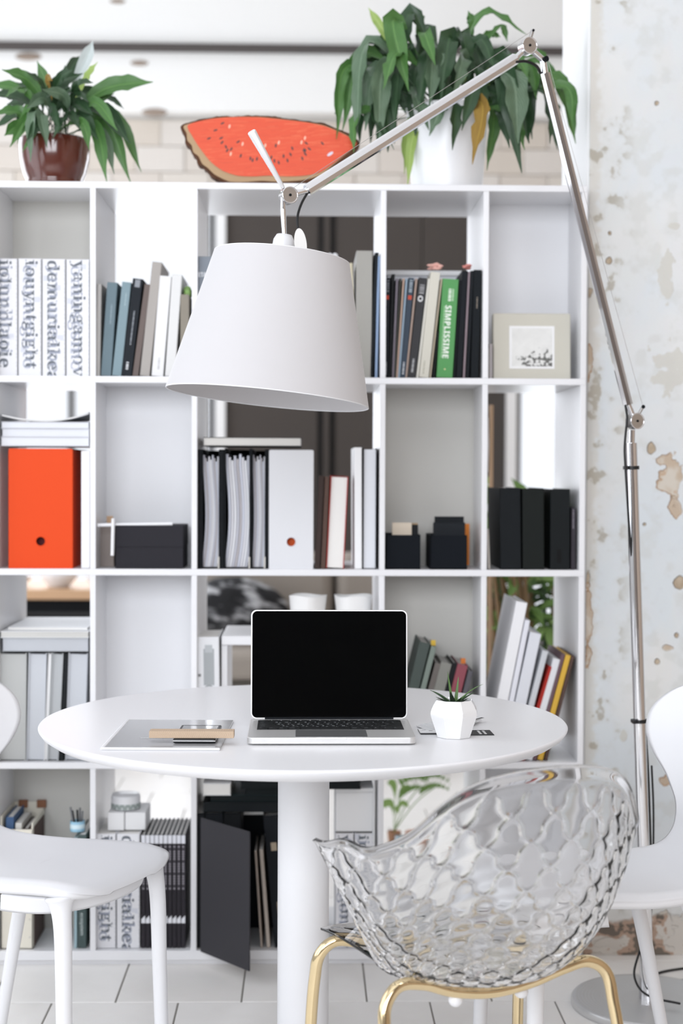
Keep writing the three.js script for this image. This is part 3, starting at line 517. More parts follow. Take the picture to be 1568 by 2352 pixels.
// row 3, wide compartment: riser, lettered volume, cups
book('lettered_volume', 'thick white volume with grey print beside the riser and sofa view', { x:-0.2429,y:0.51,z:-0.02,t:0.0576,h:0.3112,a:-0.0142, c: '#e2e3e5', d: 0.2, print: printMat(128, 640, (c, w, h) => { c.fillStyle = '#e2e3e5'; c.fillRect(0, 0, w, h); c.fillStyle = '#a7abad'; c.fillRect(40, 60, 62, 190); c.fillStyle = '#b9bdbf'; c.fillRect(48, 40, 44, 40); c.strokeStyle = '#8d9193'; c.lineWidth = 6; c.beginPath(); c.ellipse(70, 268, 22, 16, 0, 0, 7); c.stroke(); c.fillStyle = '#777'; c.fillRect(8, 190, 16, 14); }) });
{
  const x0 = -0.2127, x1 = 0.178, yt = 0.8232, yb = 0.8002;
  const r = thing('riser_shelf', 'low white riser standing in the compartment behind the laptop', 'riser', [0, 0, 0]);
  part('top', rbox(x0, x1, yb, yt, -0.3, -0.03, 0.003), M.white, r); part('leg', box(x0, x0 + 0.014, 0.5102, yb, -0.3, -0.04), M.white, r); part('leg', box(x1 - 0.014, x1, 0.5102, yb, -0.3, -0.04), M.white, r);
  const cup = (label, x, k) => {
    const g = thing('ceramic_cup', label, 'cup', [x, yt + 0.0005, -0.09], 0, 'white handmade cups'), pr = [[0, 0], [0.03, 0], [0.036, 0.006], [0.043, 0.05], [0.0475, 0.094], [0.0485, 0.098], [0.0465, 0.098], [0.0415, 0.05], [0.033, 0.01], [0, 0.008]];
    const q = lathe(pr, 40), P = q.attributes.position;
    for (let i = 0; i < P.count; i++) { const a = Math.atan2(P.getZ(i), P.getX(i)), s = 1 + 0.022 * Math.sin(a * 5 + k) + 0.015 * Math.sin(a * 9 + k * 3 + P.getY(i) * 60); P.setXYZ(i, P.getX(i) * s, P.getY(i) + 0.002 * Math.sin(a * 3 + k) * (P.getY(i) / 0.1), P.getZ(i) * s); }
    q.computeVertexNormals(); part('body', q, mat(0xf0efed, 0.55), g);
  };
  cup('white handmade ceramic cup nearer the grey fur cushion', 0.003, 1); cup('white handmade ceramic cup nearer the divider', 0.1208, 4);
}
// row 3, fourth compartment: short leaning books above the table edge
const short = (label, s, c, out = false) => book('leaning_book', label, { ...s, c, d: 0.17, out, pages: bookMat('#a9a7a3') }, undefined);
short('dark green leaning hardback, outermost of the short books', { x:0.2272,y:0.51,z:-0.02,t:0.026,h:0.3033,a:0.2376 }, '#4b5450');
short('grey green leaning hardback with pale stripe on its spine', { x:0.2497,y:0.51,z:-0.02,t:0.0132,h:0.2954,a:0.2427 }, '#7d8880');
short('brown grey leaning hardback with a yellow marker slip', { x:0.2661,y:0.51,z:-0.02,t:0.0142,h:0.2532,a:0.2618 }, '#6b6662');
short('mid grey leaning hardback among the short books', { x:0.2897,y:0.51,z:-0.02,t:0.0275,h:0.2516,a:0.2534 }, '#85857f');
short('black leaning hardback next to the maroon one', { x:0.3127,y:0.51,z:-0.02,t:0.0127,h:0.2529,a:0.2472 }, '#191a1d');
short('maroon leaning hardback with an orange marker slip', { x:0.3358,y:0.51,z:-0.02,t:0.0266,h:0.2468,a:0.2366 }, '#8d4e57');
short('dark grey leaning hardback nearest the divider', { x:0.3588,y:0.51,z:-0.02,t:0.0122,h:0.2323,a:0.2386 }, '#5d5b60');
single('marker_slip', rbox(-0.006,0.006,0,0.014,-0.03,-0.028,0.0005), bookMat('#d9b64a'), 'yellow paper slip sticking out of the grey green hardback', 'paper slip', [0.3206, 0.7989, -0.01]);
single('marker_slip', rbox(-0.006,0.006,0,0.014,-0.03,-0.028,0.0005), bookMat('#d07a3a'), 'orange paper slip sticking out of the maroon hardback', 'paper slip', [0.3963, 0.7531, -0.01]);
// row 3, last compartment: leaning white binders and colourful spines
const lean = (name, label, s, c, d = 0.24) => book(name, label, { ...s, c, d, pages: M.paper }, undefined);
lean('white_ring_binder', 'tallest leaning white binder in front of the palm leaves', { x:0.4654,y:0.51,z:-0.02,t:0.0285,h:0.4052,a:0.1894 }, '#ececee');
lean('white_catalogue', 'white catalogue leaning on the tallest white binder', { x:0.4885,y:0.51,z:-0.02,t:0.0129,h:0.3602,a:0.1894 }, '#e2e3ea');
lean('white_catalogue', 'thick white catalogue of loose layers leaning mid row', { x:0.5105,y:0.51,z:-0.02,t:0.0284,h:0.3266,a:0.2058 }, '#dadce2');
lean('grey_catalogue', 'pale grey catalogue leaning before the red folder', { x:0.5325,y:0.51,z:-0.02,t:0.0143,h:0.2846,a:0.247 }, '#c9cbcf');
lean('red_folder', 'dark red folder wedged between pale catalogues', { x:0.5462,y:0.51,z:-0.02,t:0.0092,h:0.2473,a:0.2857 }, '#a32c25', 0.2);
lean('white_book', 'white leaning book between red and brown spines', { x:0.5616,y:0.51,z:-0.02,t:0.0174,h:0.2644,a:0.2654 }, '#dcdde0', 0.21);
lean('brown_book', 'mauve brown leaning book before the yellow one', { x:0.5765,y:0.51,z:-0.02,t:0.0092,h:0.2775,a:0.2576 }, '#6a545a', 0.21);
lean('yellow_book', 'yellow leaning book near the end panel by the pier', { x:0.5903,y:0.51,z:-0.02,t:0.0135,h:0.274,a:0.2557 }, '#d2a945', 0.21);
lean('dark_brown_book', 'dark brown leaning book behind the yellow one at the end panel', { x:0.6046,y:0.51,z:-0.02,t:0.0087,h:0.2725,a:0.2481 }, '#54413a', 0.21);
// row 4, first compartment: archive crate, canister, thin books
{
  const x0 = -0.762, x1 = -0.6817, c = thing('archive_crate', 'cream cardboard archive crate full of files in the bottom row', 'crate', [0, 0.0372, 0]), m = mat(0xe6e1d3, 0.85), h = 0.335;
  part('body', merge([box(x0, x1, 0, h * 0.9, -0.018, -0.015), box(x0, x0 + 0.003, 0, h, -0.19, -0.015), box(x1 - 0.003, x1, 0, h * 0.95, -0.19, -0.015), box(x0, x1, 0, h, -0.19, -0.187), box(x0, x1, 0, 0.003, -0.19, -0.015)]), m, c);
  for (const x of [x0 + 0.025, x1 - 0.008]) part('leather_corner', rbox(x - 0.012, x + 0.012, h - 0.016, h + 0.004, -0.194, -0.183, 0.002), mat(0x8a5d43, 0.7), c);
  part('pull_tab', rbox(x1 - 0.004, x1 + 0.002, 0.13, 0.162, -0.05, -0.02, 0.002), mat(0xd6935c, 0.6), c);
  for (let i = 0; i < 3; i++) part('rivet', new THREE.SphereGeometry(0.0018, 8, 6).translate(x1 - 0.008, 0.03 + i * 0.045, -0.0148), M.brushed, c);
  const fil = (label, x, t, hh, a, col) => book('crate_file', label, { x, y: 0.0412, z: -0.03, t, h: hh, a, c: col, d: 0.14 }, undefined, 'file');
  fil('blue and white file leaning out of the cream crate', x0 + 0.02, 0.02, 0.325, 0.0, '#4a6489'); fil('white file beside the blue one in the cream crate', x0 + 0.042, 0.016, 0.31, 0, '#dcdad5');
  fil('dark brown file in the cream crate', x0 + 0.06, 0.014, 0.296, 0, '#3d2c29'); fil('umber file in the cream crate', x0 + 0.076, 0.013, 0.3, 0, '#54423d');
  book('teal_paperback', 'pale teal paperback partly behind the white chair leg', { x:-0.5759,y:0.037,z:-0.02,t:0.007,h:0.279,a:0.0003, c: '#9fb8bf', d: 0.16 });
  book('grey_green_book', 'dark grey green book with white foot title by the divider', { x:-0.5601,y:0.037,z:-0.02,t:0.0212,h:0.2866,a:0.0002, c: '#4c5a59', d: 0.17, print: ts('#4c5a59', (q) => { spineText(q, 64, 640, 'ecosystem', 34, 32, 440, '#d4dcda', 'sans-serif', 'normal', 0.8); }) });
  const k = thing('pencil_canister', 'small light blue canister of dark pencils on the paperbacks', 'canister', [-0.577, 0.3249, -0.06]);
  part('body', lathe([[0, 0], [0.018, 0], [0.0185, 0.002], [0.0185, 0.026], [0.017, 0.026], [0.017, 0.004], [0, 0.004]], 28), mat(0x9cc7dd, 0.5), k); part('band', lathe([[0.0186, 0.008], [0.0189, 0.009], [0.0189, 0.018], [0.0186, 0.019]], 28), mat(0xd8ebf2, 0.5), k);
  for (let i = 0; i < 5; i++) part('pencil', rod(V(Math.cos(i * 1.3) * 0.009, 0.005, Math.sin(i * 1.3) * 0.009), V(Math.cos(i * 1.3) * 0.016 - 0.003, 0.05 + (i % 3) * 0.006, Math.sin(i * 1.3) * 0.014), 0.0025), i % 2 ? M.black : bookMat('#77787a'), k);
}
// row 4, second compartment
book('lettered_volume', 'white volume with grey type in the bottom row beside white chair leg', { x:-0.5018,y:0.037,z:-0.02,t:0.0528,h:0.2888,a:-0.0002, c: TW, print: TYPE[1] });
book('lettered_volume', 'white volume with grey type beside the striped black magazines', { x:-0.444,y:0.037,z:-0.02,t:0.0572,h:0.2887,a:-0.0006, c: TW, print: TYPE[2] });
const striped = printMat(32, 640, (c, w, h) => { c.fillStyle = '#2f2c31'; c.fillRect(0, 0, w, h); c.fillStyle = '#dfe0e6'; c.fillRect(0, 0, w, 48); for (let y = 60; y < 300; y += 14) { c.fillStyle = (y / 14 | 0) % 5 ? '#8a868c' : '#4a474c'; c.fillRect(7, y, 18, 11); } c.fillStyle = '#e8e9ee'; c.beginPath(); c.moveTo(0, 476); c.lineTo(w, 456); c.lineTo(w, 500); c.lineTo(0, 500); c.fill(); });
for (let i = 0; i < 10; i++) book('striped_magazine', 'thin black magazine with pale stripe low on its spine, one of ten', { ...[{x:-0.4066,y:0.037,z:-0.02,t:0.0099,h:0.2865,a:-0.0009},{x:-0.3955,y:0.037,z:-0.02,t:0.0099,h:0.2865,a:-0.001},{x:-0.3843,y:0.037,z:-0.02,t:0.0099,h:0.2864,a:-0.001},{x:-0.3732,y:0.037,z:-0.02,t:0.0099,h:0.2864,a:-0.0011},{x:-0.3621,y:0.037,z:-0.02,t:0.0099,h:0.2864,a:-0.0012},{x:-0.3509,y:0.037,z:-0.02,t:0.0099,h:0.2864,a:-0.0013},{x:-0.3398,y:0.037,z:-0.02,t:0.0099,h:0.2864,a:-0.0013},{x:-0.3286,y:0.037,z:-0.02,t:0.0099,h:0.2864,a:-0.0014},{x:-0.3175,y:0.037,z:-0.02,t:0.0099,h:0.2864,a:-0.0015},{x:-0.3063,y:0.037,z:-0.02,t:0.0099,h:0.2863,a:-0.0016}][i], c: '#2f2c31', print: striped, d: 0.19 }, 'thin black magazines with a pale stripe', 'magazine');
{
  const yb = 0.3275, bx = (n, l, x0, x1, h, z) => single(n, rbox(-(x1 - x0) / 2, (x1 - x0) / 2, 0, h, -0.12, 0, 0.003), M.whiteMatt, l, 'box', [(x0 + x1) / 2, yb, z]);
  const X = [-0.4998,-0.457,-0.4044];
  bx('carton', 'small white carton on the lettered volumes, nearer the divider', X[0], X[1] - 0.001, 0.046, -0.05); bx('carton', 'small white carton on the lettered volumes, nearer striped magazines', X[1], X[2], 0.045, -0.055);
  const r = thing('ribbon_tin', 'small white tin with grey lattice band on white cartons', 'tin', [-0.4596, yb + 0.0465, -0.1]);
  part('body', lathe([[0, 0], [0.036, 0], [0.037, 0.003], [0.037, 0.03], [0.034, 0.038], [0, 0.039]], 36), M.lacquer, r);
  part('band', lathe([[0.0371, 0.002], [0.0374, 0.003], [0.0374, 0.015], [0.0371, 0.016]], 36), mat(0xffffff, 0.7, { map: canvasTexture(256, 32, (c, w, h) => { c.fillStyle = '#9aa3a0'; c.fillRect(0, 0, w, h); c.fillStyle = '#d5d9d8'; for (let i = 0; i < 32; i++) c.fillRect(i * 8, (i % 2) * 14 + 3, 4, 10); }) }), r);
}
// row 4, wide compartment: black files, loose board, portfolio
{
  const yf = 0.0372, dk = ['#0f1418', '#14181d', '#101316'];
  book('black_file', 'black file at the divider behind the loose charcoal board', { x:-0.2666,y:0.037,z:-0.02,t:0.0278,h:0.3412,a:-0.0018, c: dk[0], d: 0.25 }, undefined, 'file');
  book('black_file', 'black file second from the divider behind the charcoal board', { x:-0.2288,y:0.037,z:-0.02,t:0.0442,h:0.3411,a:-0.0021, c: dk[1], d: 0.25 }, undefined, 'file');
  book('black_file', 'black file third from the divider behind the charcoal board', { x:-0.1834,y:0.037,z:-0.02,t:0.0431,h:0.3411,a:-0.0024, c: dk[2], d: 0.25 }, undefined, 'file');
  book('black_file', 'black file standing deep behind the thin cream magazines', { x:-0.1229,y:0.037,z:-0.19,t:0.0839,h:0.2983,a:-0.0034, c: dk[0], d: 0.15 }, undefined, 'file');
  book('cream_magazine', 'tall thin cream magazine leaning inside the dark files', { x:-0.1095,y:0.037,z:-0.02,t:0.0049,h:0.2456,a:-0.0652, c: '#b9aca1', d: 0.17 }, undefined, 'magazine');
  book('cream_magazine', 'second thin cream magazine leaning beside the tall one', { x:-0.092,y:0.037,z:-0.02,t:0.0092,h:0.2487,a:-0.0777, c: '#c9beb3', d: 0.17 }, undefined, 'magazine');
  book('black_file', 'black file with small tag beside the table column', { x:-0.0564,y:0.037,z:-0.02,t:0.0397,h:0.3345,a:-0.0907, c: dk[1], d: 0.24, print: ts('#14181d', (c) => { c.fillStyle = '#b7a893'; c.fillRect(20, 130, 24, 40); c.fillRect(24, 420, 18, 60); }) }, undefined, 'file');
  const X0 = -0.2574, X1 = -0.0127, Y = [0.3793,0.4079,0.4243,0.4397,0.4595];
  flatMag('flat_black_book', 'thick black book with small white lettering lying on the files', { x: (X0 + X1) / 2, y: Y[0] + 0.003, z: -0.015, w: X1 - X0, h: Y[1] - Y[0] - 0.0035, d: 0.2 }, '#0e1316', bookMat('#14191c'), 0, undefined, 'book');
  flatMag('flat_black_book', 'thinner black book lying on the thick black one', { x: (X0 + X1) / 2 + 0.008, y: Y[1], z: -0.02, w: X1 - X0 - 0.02, h: Y[2] - Y[1] - 0.0005, d: 0.2 }, '#16272a', bookMat('#10181a'), 0, undefined, 'book');
  flatMag('flat_black_book', 'small dark book under the long black portfolio', { x: (X0 + X1) / 2 + 0.05, y: Y[2], z: -0.02, w: X1 - X0 - 0.11, h: Y[3] - Y[2] - 0.0005, d: 0.2 }, '#131a1d', bookMat('#10181a'), 0, undefined, 'book');
  flatMag('white_papers', 'loose pile of white papers under the table edge on black books', { x: X0 + 0.035, y: Y[2], z: -0.015, w: 0.07, h: 0.03, d: 0.18 }, '#ededee', M.paper, 0, undefined, 'papers');
  const PX = [-0.1637,0.1381];
  flatMag('black_portfolio', 'long flat black portfolio running behind the table column', { x: (PX[0] + PX[1]) / 2, y: Y[3], z: -0.015, w: PX[1] - PX[0], h: Y[4] - Y[3], d: 0.22 }, '#0c1113', bookMat('#12181a'), 0, undefined, 'portfolio');
  const b = thing('charcoal_board', 'charcoal board swung out in front of the bottom row files', 'board', [-0.262, 0.036, 0.004], 0);
  const g = rbox(0, 0.2, 0, 0.337, -0.004, 0, 0.001); part('sheet', g, mat(0x38373b, 0.65, { specularIntensity: 0.5 }), b); b.rotation.y = -Math.atan2(0.155, 0.128);
  for (const yh of [0.06, 0.27]) part('tape_hinge', rbox(-0.003, 0.01, yh, yh + 0.03, -0.0052, -0.0038, 0.0005), M.black, b);
  book('lettered_volume', 'white volume with grey type next to the table column', { x:0.0994,y:0.037,z:-0.02,t:0.0455,h:0.289,a:-0.0044, c: TW, print: TYPE[3] });
  book('lettered_volume', 'white volume with grey type against the divider behind clear chair', { x:0.1483,y:0.037,z:-0.02,t:0.0466,h:0.2889,a:-0.0047, c: TW, print: TYPE[0] });
  const WB = [0.0753,0.1709,0.3273];
  const w = thing('white_carton', 'white carton stacked on lettered volumes beside the table column', 'box', [(WB[0] + WB[1]) / 2, WB[2] + 0.0015, -0.03]);
  part('body', rbox(-(WB[1] - WB[0]) / 2, (WB[1] - WB[0]) / 2, 0, Y[3] - WB[2] - 0.012, -0.18, 0, 0.003), M.whiteMatt, w); part('lid', rbox(-(WB[1] - WB[0]) / 2 - 0.001, (WB[1] - WB[0]) / 2 + 0.001, Y[3] - WB[2] - 0.0118, Y[3] - WB[2] - 0.002, -0.181, 0.001, 0.002), M.whiteMatt, w);
}
// ---------------------------------------------------------------- table
const TOP = 0.74, TC = [-0.004, 0.76], TR = 0.522;
{
  const t = thing('round_table', 'round white pedestal table carrying the laptop', 'table', [TC[0], 0, TC[1]]);
  part('table_top', lathe([[0, TOP - 0.026], [TR - 0.035, TOP - 0.026], [TR - 0.02, TOP - 0.0225], [TR - 0.006, TOP - 0.013], [TR - 0.001, TOP - 0.006], [TR, TOP - 0.003], [TR - 0.0015, TOP - 0.0008], [TR - 0.004, TOP], [0, TOP]], 160), mat(0xeeeef0, 0.34), t);
  part('column', lathe([[0.0515, 0.03], [0.0515, TOP - 0.027]], 64), mat(0xe2e2e4, 0.45), t);
  part('mounting_plate', lathe([[0, TOP - 0.032], [0.15, TOP - 0.032], [0.15, TOP - 0.0265], [0, TOP - 0.0265]], 48), M.white, t);
  part('base', lathe([[0, 0], [0.27, 0], [0.275, 0.004], [0.27, 0.012], [0.16, 0.02], [0.08, 0.032], [0.0515, 0.05], [0, 0.05]], 96), M.white, t);
}
// ---------------------------------------------------------------- laptop
{
  const L = thing('laptop', 'open aluminium laptop with black screen on the round table', 'laptop', [0.046, TOP, 0.94], 0.008);
  const W = 0.304, D = 0.212, y0 = 0.0025, y1 = 0.0145;
  const sil = mat(0xd6d5d4, 0.42, { metalness: 0.55 });
  const bs = roundRect(W, D, 0.011), notch = new THREE.Shape();
  const base = new THREE.ExtrudeGeometry(bs, { depth: y1 - y0 - 0.003, bevelEnabled: true, bevelSize: 0.0015, bevelThickness: 0.0015, bevelSegments: 3, curveSegments: 12 }).rotateX(-Math.PI / 2).translate(0, y0 + 0.0015, 0);
  const B = part('base', base, sil, L);
  const kx0 = -0.1375, kx1 = 0.1375, kz0 = -0.086, kz1 = 0.022;
  const K = part('keyboard', box(kx0, kx1, y1, y1 + 0.0004, kz0, kz1), mat(0x0b0d0f, 0.6), L);
  // keys, one mesh each, sharing one sheet of legends
  const rows = [['esc', '1', '2', '3', '4', '5', '6', '7', '8', '9', '0', '-', '=', '<'], ['tab', 'Q', 'W', 'E', 'R', 'T', 'Y', 'U', 'I', 'O', 'P', '[', ']', '\\'], ['caps', 'A', 'S', 'D', 'F', 'G', 'H', 'J', 'K', 'L', ';', '\'', 'ret'], ['shift', 'Z', 'X', 'C', 'V', 'B', 'N', 'M', ',', '.', '/', 'shift'], ['fn', 'ctl', 'opt', 'cmd', ' ', 'cmd', 'opt', '<', '>', '^']];
  const cyr = { Q: 'Й', W: 'Ц', E: 'У', R: 'К', T: 'Е', Y: 'Н', U: 'Г', I: 'Ш', O: 'Щ', P: 'З', A: 'Ф', S: 'Ы', D: 'В', F: 'А', G: 'П', H: 'Р', J: 'О', K: 'Л', L: 'Д', Z: 'Я', X: 'Ч', C: 'С', V: 'М', B: 'И', N: 'Т', M: 'Ь' };
  const legends = mat(0xffffff, 0.55, { map: canvasTexture(1024, 402, (c, w, h) => {
    c.fillStyle = '#0d1012'; c.fillRect(0, 0, w, h); c.fillStyle = '#cfd3d6'; c.textBaseline = 'middle';
    rows.forEach((r, j) => { let x = 0; const tot = rowWidths(r, j).reduce((a, b) => a + b); rowWidths(r, j).forEach((u, i) => { const px = x / tot * w, pw = u / tot * w; const s = r[i]; c.font = s.length > 1 ? '17px sans-serif' : 'bold 26px sans-serif'; c.fillText(s, px + 12, (j + 0.36) * h / 5); if (cyr[s]) { c.font = '22px sans-serif'; c.fillText(cyr[s], px + pw * 0.55, (j + 0.68) * h / 5); } x += u; }); });
  }) });
  function rowWidths(r, j) { return r.map((k, i) => j === 0 ? (i === 13 ? 1.5 : 1) : j === 1 ? (i === 0 ? 1.5 : 1) : j === 2 ? (i === 0 ? 1.75 : i === 12 ? 1.75 : 1) : j === 3 ? (i === 0 || i === 11 ? 2.25 : 1) : k === ' ' ? 5 : i === 3 || i === 5 ? 1.25 : 1); }
  rows.forEach((r, j) => {
    const ws = rowWidths(r, j), tot = ws.reduce((a, b) => a + b); let x = 0; const rz = (kz1 - kz0 - 0.004) / 5;
    ws.forEach((u) => {
      const a = kx0 + 0.002 + x / tot * (kx1 - kx0 - 0.004), b = kx0 + 0.002 + (x + u) / tot * (kx1 - kx0 - 0.004), z = kz0 + 0.002 + j * rz;
      const g = box(a + 0.0014, b - 0.0014, y1 + 0.0004, y1 + 0.0013, z + 0.0014, z + rz - 0.0014), P = g.attributes.position, uv = g.attributes.uv;
      for (let i = 0; i < P.count; i++) uv.setXY(i, (P.getX(i) - kx0 - 0.002) / (kx1 - kx0 - 0.004), 1 - (P.getZ(i) - kz0 - 0.002) / (kz1 - kz0 - 0.004));
      part('key', g, legends, K); x += u;
    });
  });
  part('trackpad', new THREE.ExtrudeGeometry(roundRect(0.131, 0.076, 0.004), { depth: 0.0003, bevelEnabled: false }).rotateX(-Math.PI / 2).translate(0, y1, 0.064), mat(0xa3a3a4, 0.3, { metalness: 0.8 }), L);
  part('thumb_notch', rbox(-0.028, 0.028, y1 - 0.0045, y1 + 0.0002, 0.1045, 0.1078, 0.0015), mat(0xe3e3e4, 0.3, { metalness: 0.8 }), L);
  for (const [x, z] of [[-0.12, -0.085], [0.12, -0.085], [-0.12, 0.085], [0.12, 0.085]]) part('rubber_foot', lathe([[0, 0], [0.008, 0], [0.0085, 0.001], [0.0085, 0.0026], [0, 0.0026]], 20).translate(x, 0, z), M.rubber, L);
  part('hinge', rod(V(-0.125, y1 + 0.001, -0.101), V(0.125, y1 + 0.001, -0.101), 0.0032), M.black, L);
  const lid = part('lid', new THREE.ExtrudeGeometry(roundRect(W, 0.2105, 0.0105), { depth: 0.0035, bevelEnabled: true, bevelSize: 0.0009, bevelThickness: 0.0009, bevelSegments: 2, curveSegments: 12 }).translate(0, 0.1055, -0.0045), sil, L);
  lid.position.set(0, y1 + 0.0008, -0.1); lid.rotation.x = -0.07;
  part('screen', new THREE.ExtrudeGeometry(roundRect(W - 0.004, 0.2068, 0.0095), { depth: 0.0006, bevelEnabled: false, curveSegments: 12 }).translate(0, 0.1057, 0), mat(0x020304, 0.05, { specularIntensity: 0.25 }), lid);
}
// ---------------------------------------------------------------- small things on the table
{
  const F = thing('document_folder', 'grey translucent plastic document folder lying on the table', 'folder', [-0.2535, TOP, 0.94], -0.03);
  part('sleeve', rbox(-0.1055, 0.1055, 0.0004, 0.0042, -0.156, 0.156, 0.0012), mat(0xb9babc, 0.16, { clearcoat: 0.6, clearcoatRoughness: 0.1 }), F);
  part('binding_edge', rbox(-0.1065, -0.099, 0.0002, 0.0052, -0.1565, 0.1565, 0.002), M.lacquer, F);
  part('front_edge', rbox(-0.1065, 0.106, 0.0002, 0.0048, 0.152, 0.1572, 0.0018), M.lacquer, F);
  part('title_print', new THREE.PlaneGeometry(0.062, 0.012).rotateX(-Math.PI / 2).translate(-0.02, 0.0044, 0.055), mat(0xffffff, 0.3, { map: canvasTexture(256, 48, (c, w, h) => { c.fillStyle = '#b9babc'; c.fillRect(0, 0, w, h); c.fillStyle = '#e4e5e7'; c.font = 'bold 36px sans-serif'; c.fillText('REFLECT', 6, 38); }) }), F);
  const ph = thing('smartphone', 'black smartphone lying on the grey folder under a wooden stick', 'phone', [-0.2, TOP + 0.0054, 0.978], -0.02);
  part('body', rbox(-0.0385, 0.0385, 0, 0.008, -0.077, 0.077, 0.003, 3), mat(0x17181b, 0.3), ph);
  part('screen', new THREE.PlaneGeometry(0.066, 0.12).rotateX(-Math.PI / 2).translate(0, 0.0082, -0.006), mat(0x9a9b9c, 0.08, { clearcoat: 1 }), ph);  // whitish reflection on the glass put into its base colour
  part('frame', rbox(-0.0387, 0.0387, 0.003, 0.005, -0.0772, 0.0772, 0.001), M.brushed, ph);
  const oak = dataTexture(512, 64, (u, v) => { const g = Math.sin((u * 46 + 3.5 * fbm(u * 4, v * 3, 3) + v * 2.5) * 6.283) * 0.5 + 0.5, n = fbm(u * 90, v * 6, 3); return mixc([203, 180, 155], [176, 150, 125], 0.55 * Math.pow(g, 6) + 0.3 * n); });
  const st = thing('wooden_stick', 'short flat oak stick lying across the black phone', 'stick', [-0.2065, TOP + 0.0136, 1.036], -0.01);
  part('wood', planarUV(rbox(-0.0765, 0.0765, 0, 0.0125, -0.014, 0.014, 0.0008), -0.08, 0.08, 0, 0.0125), mat(0xffffff, 0.65, { map: oak }), st);
}
{
  const p = thing('succulent_pot', 'small faceted white pot with a spiky succulent beside the laptop', 'potted plant', [0.2775, TOP, 0.955], 0.26);
  const oct = (prof) => { const g = new THREE.LatheGeometry(prof.map(([x, y]) => new THREE.Vector2(x, y)), 8).toNonIndexed(); return toCreasedNormals(g, 0.3); };
  part('pot', oct([[0, 0.0004], [0.0315, 0.0004], [0.0325, 0.0015], [0.0335, 0.004], [0.0395, 0.022], [0.0435, 0.033], [0.0458, 0.04], [0.0466, 0.0445], [0.0462, 0.049], [0.0443, 0.0545], [0.0405, 0.062], [0.0362, 0.0688], [0.0355, 0.0698], [0.0345, 0.0705], [0.0325, 0.0698], [0.0318, 0.067], [0.04, 0.045], [0.03, 0.03], [0, 0.03]]), mat(0xececec, 0.18, { clearcoat: 0.5 }), p);
  part('soil', lathe([[0, 0.063], [0.031, 0.063], [0.0312, 0.06], [0, 0.06]], 24), mat(0x3a322c, 0.95), p);
  const gm = [mat(0x35502f, 0.45), mat(0x5b7a45, 0.45), mat(0x2b3a2c, 0.45)];
  const leaf = (a, out, up, w, bend, k) => { // tapering fleshy blade
    const pts = []; for (let i = 0; i <= 12; i++) { const s = i / 12; pts.push(V(Math.cos(a) * (0.004 + out * s), 0.062 + up * s - bend * s * s, Math.sin(a) * (0.004 + out * s))); }
    const g = gridSurface(8, 12, (u, v) => { const i = v * 12, q = pts[Math.round(i)], r = 1.35 * w * Math.pow(1 - v, 0.7) * (0.75 + 0.9 * v * (1 - v)) + 0.0002, t = u * Math.PI * 2; return V(q.x - Math.sin(a) * Math.cos(t) * r, q.y + Math.sin(t) * r * 0.45, q.z + Math.cos(a) * Math.cos(t) * r); });
    part('leaf', g, gm[k], p);
  };
  const A = -0.26;   // turns the list back into the room's own axes
  for (const [dx, dz, up, w, bend, k] of [[-0.01, 0.006, 0.062, 0.0042, 0, 1], [0.006, -0.006, 0.05, 0.0038, 0, 1], [0.05, 0.006, 0.058, 0.004, 0.02, 1], [-0.042, 0.004, 0.04, 0.0045, 0.014, 0], [-0.04, -0.012, 0.03, 0.0045, 0.006, 0], [-0.033, 0.016, 0.016, 0.0048, 0, 2], [0.034, 0.012, 0.03, 0.0048, 0.006, 0], [0.028, -0.02, 0.02, 0.0045, 0, 0], [-0.008, 0.02, 0.03, 0.005, 0.004, 2], [0.01, 0.024, 0.018, 0.005, 0.002, 0], [0.022, 0.02, 0.014, 0.0045, 0, 2]])
    leaf(Math.atan2(dz, dx) - A * 0 + 0.26, Math.hypot(dx, dz), up, w, bend, k);
}
{
  const cg = 'black and white cards fanned out behind the white pot';
  const front = (k) => mat(0xffffff, 0.5, { map: canvasTexture(192, 112, (c, w, h) => { c.fillStyle = k ? '#e7e7e8' : '#232427'; c.fillRect(0, 0, w, h); if (k) { c.fillStyle = '#3a3b3e'; c.fillRect(0, h - 12, w, 12); for (let i = 0; i < 6; i++) c.fillRect(14 + i * 29, 30 + (i * 13) % 30, 16, 5 + (i % 3) * 4); } else { c.fillStyle = '#f0f0f0'; for (let i = 0; i < 2; i++) for (let j = 0; j < 6; j++) c.fillRect(132 + i * 22, 14 + j * 14, 11, 11); } }) });
  const f0 = front(0), f1 = front(1), plain = mat(0xd7d8da, 0.55), dark = mat(0x2b2c2f, 0.5);
  const card = (label, x, z, y, turn, top, edge, tip = 0) => { const c = thing('business_card', label, 'card', [x, y, z], turn, cg); c.rotation.z = tip; part('board', rbox(-0.0425, 0.0425, 0, 0.0009, -0.0275, 0.0275, 0.0003, 1), edge, c); part('face_print', new THREE.PlaneGeometry(0.084, 0.054).rotateX(-Math.PI / 2).translate(0, 0.00105, 0), top, c); };
  card('black card with white lettering sticking out on the far side of the pot', 0.312, 0.915, TOP + 0.0003, 0.04, f0, dark);
  card('white card with black lower edge sticking out between pot and laptop', 0.258, 0.905, TOP + 0.0014, 0.03, f1, dark);
  const fan = ['lowest pale card of the small fan behind the pot', 'second pale card of the small fan behind the pot', 'third pale card of the small fan behind the pot', 'fourth pale card of the small fan behind the pot', 'fifth pale card of the small fan behind the pot', 'topmost printed card of the fan, its corner raised behind the pot'];
  fan.forEach((l, i) => card(l, 0.262 + i * 0.009, 0.858 - i * 0.01, TOP + 0.0026 + i * 0.0012, 0.3 + i * 0.13, i === 5 ? f1 : plain, plain));
}
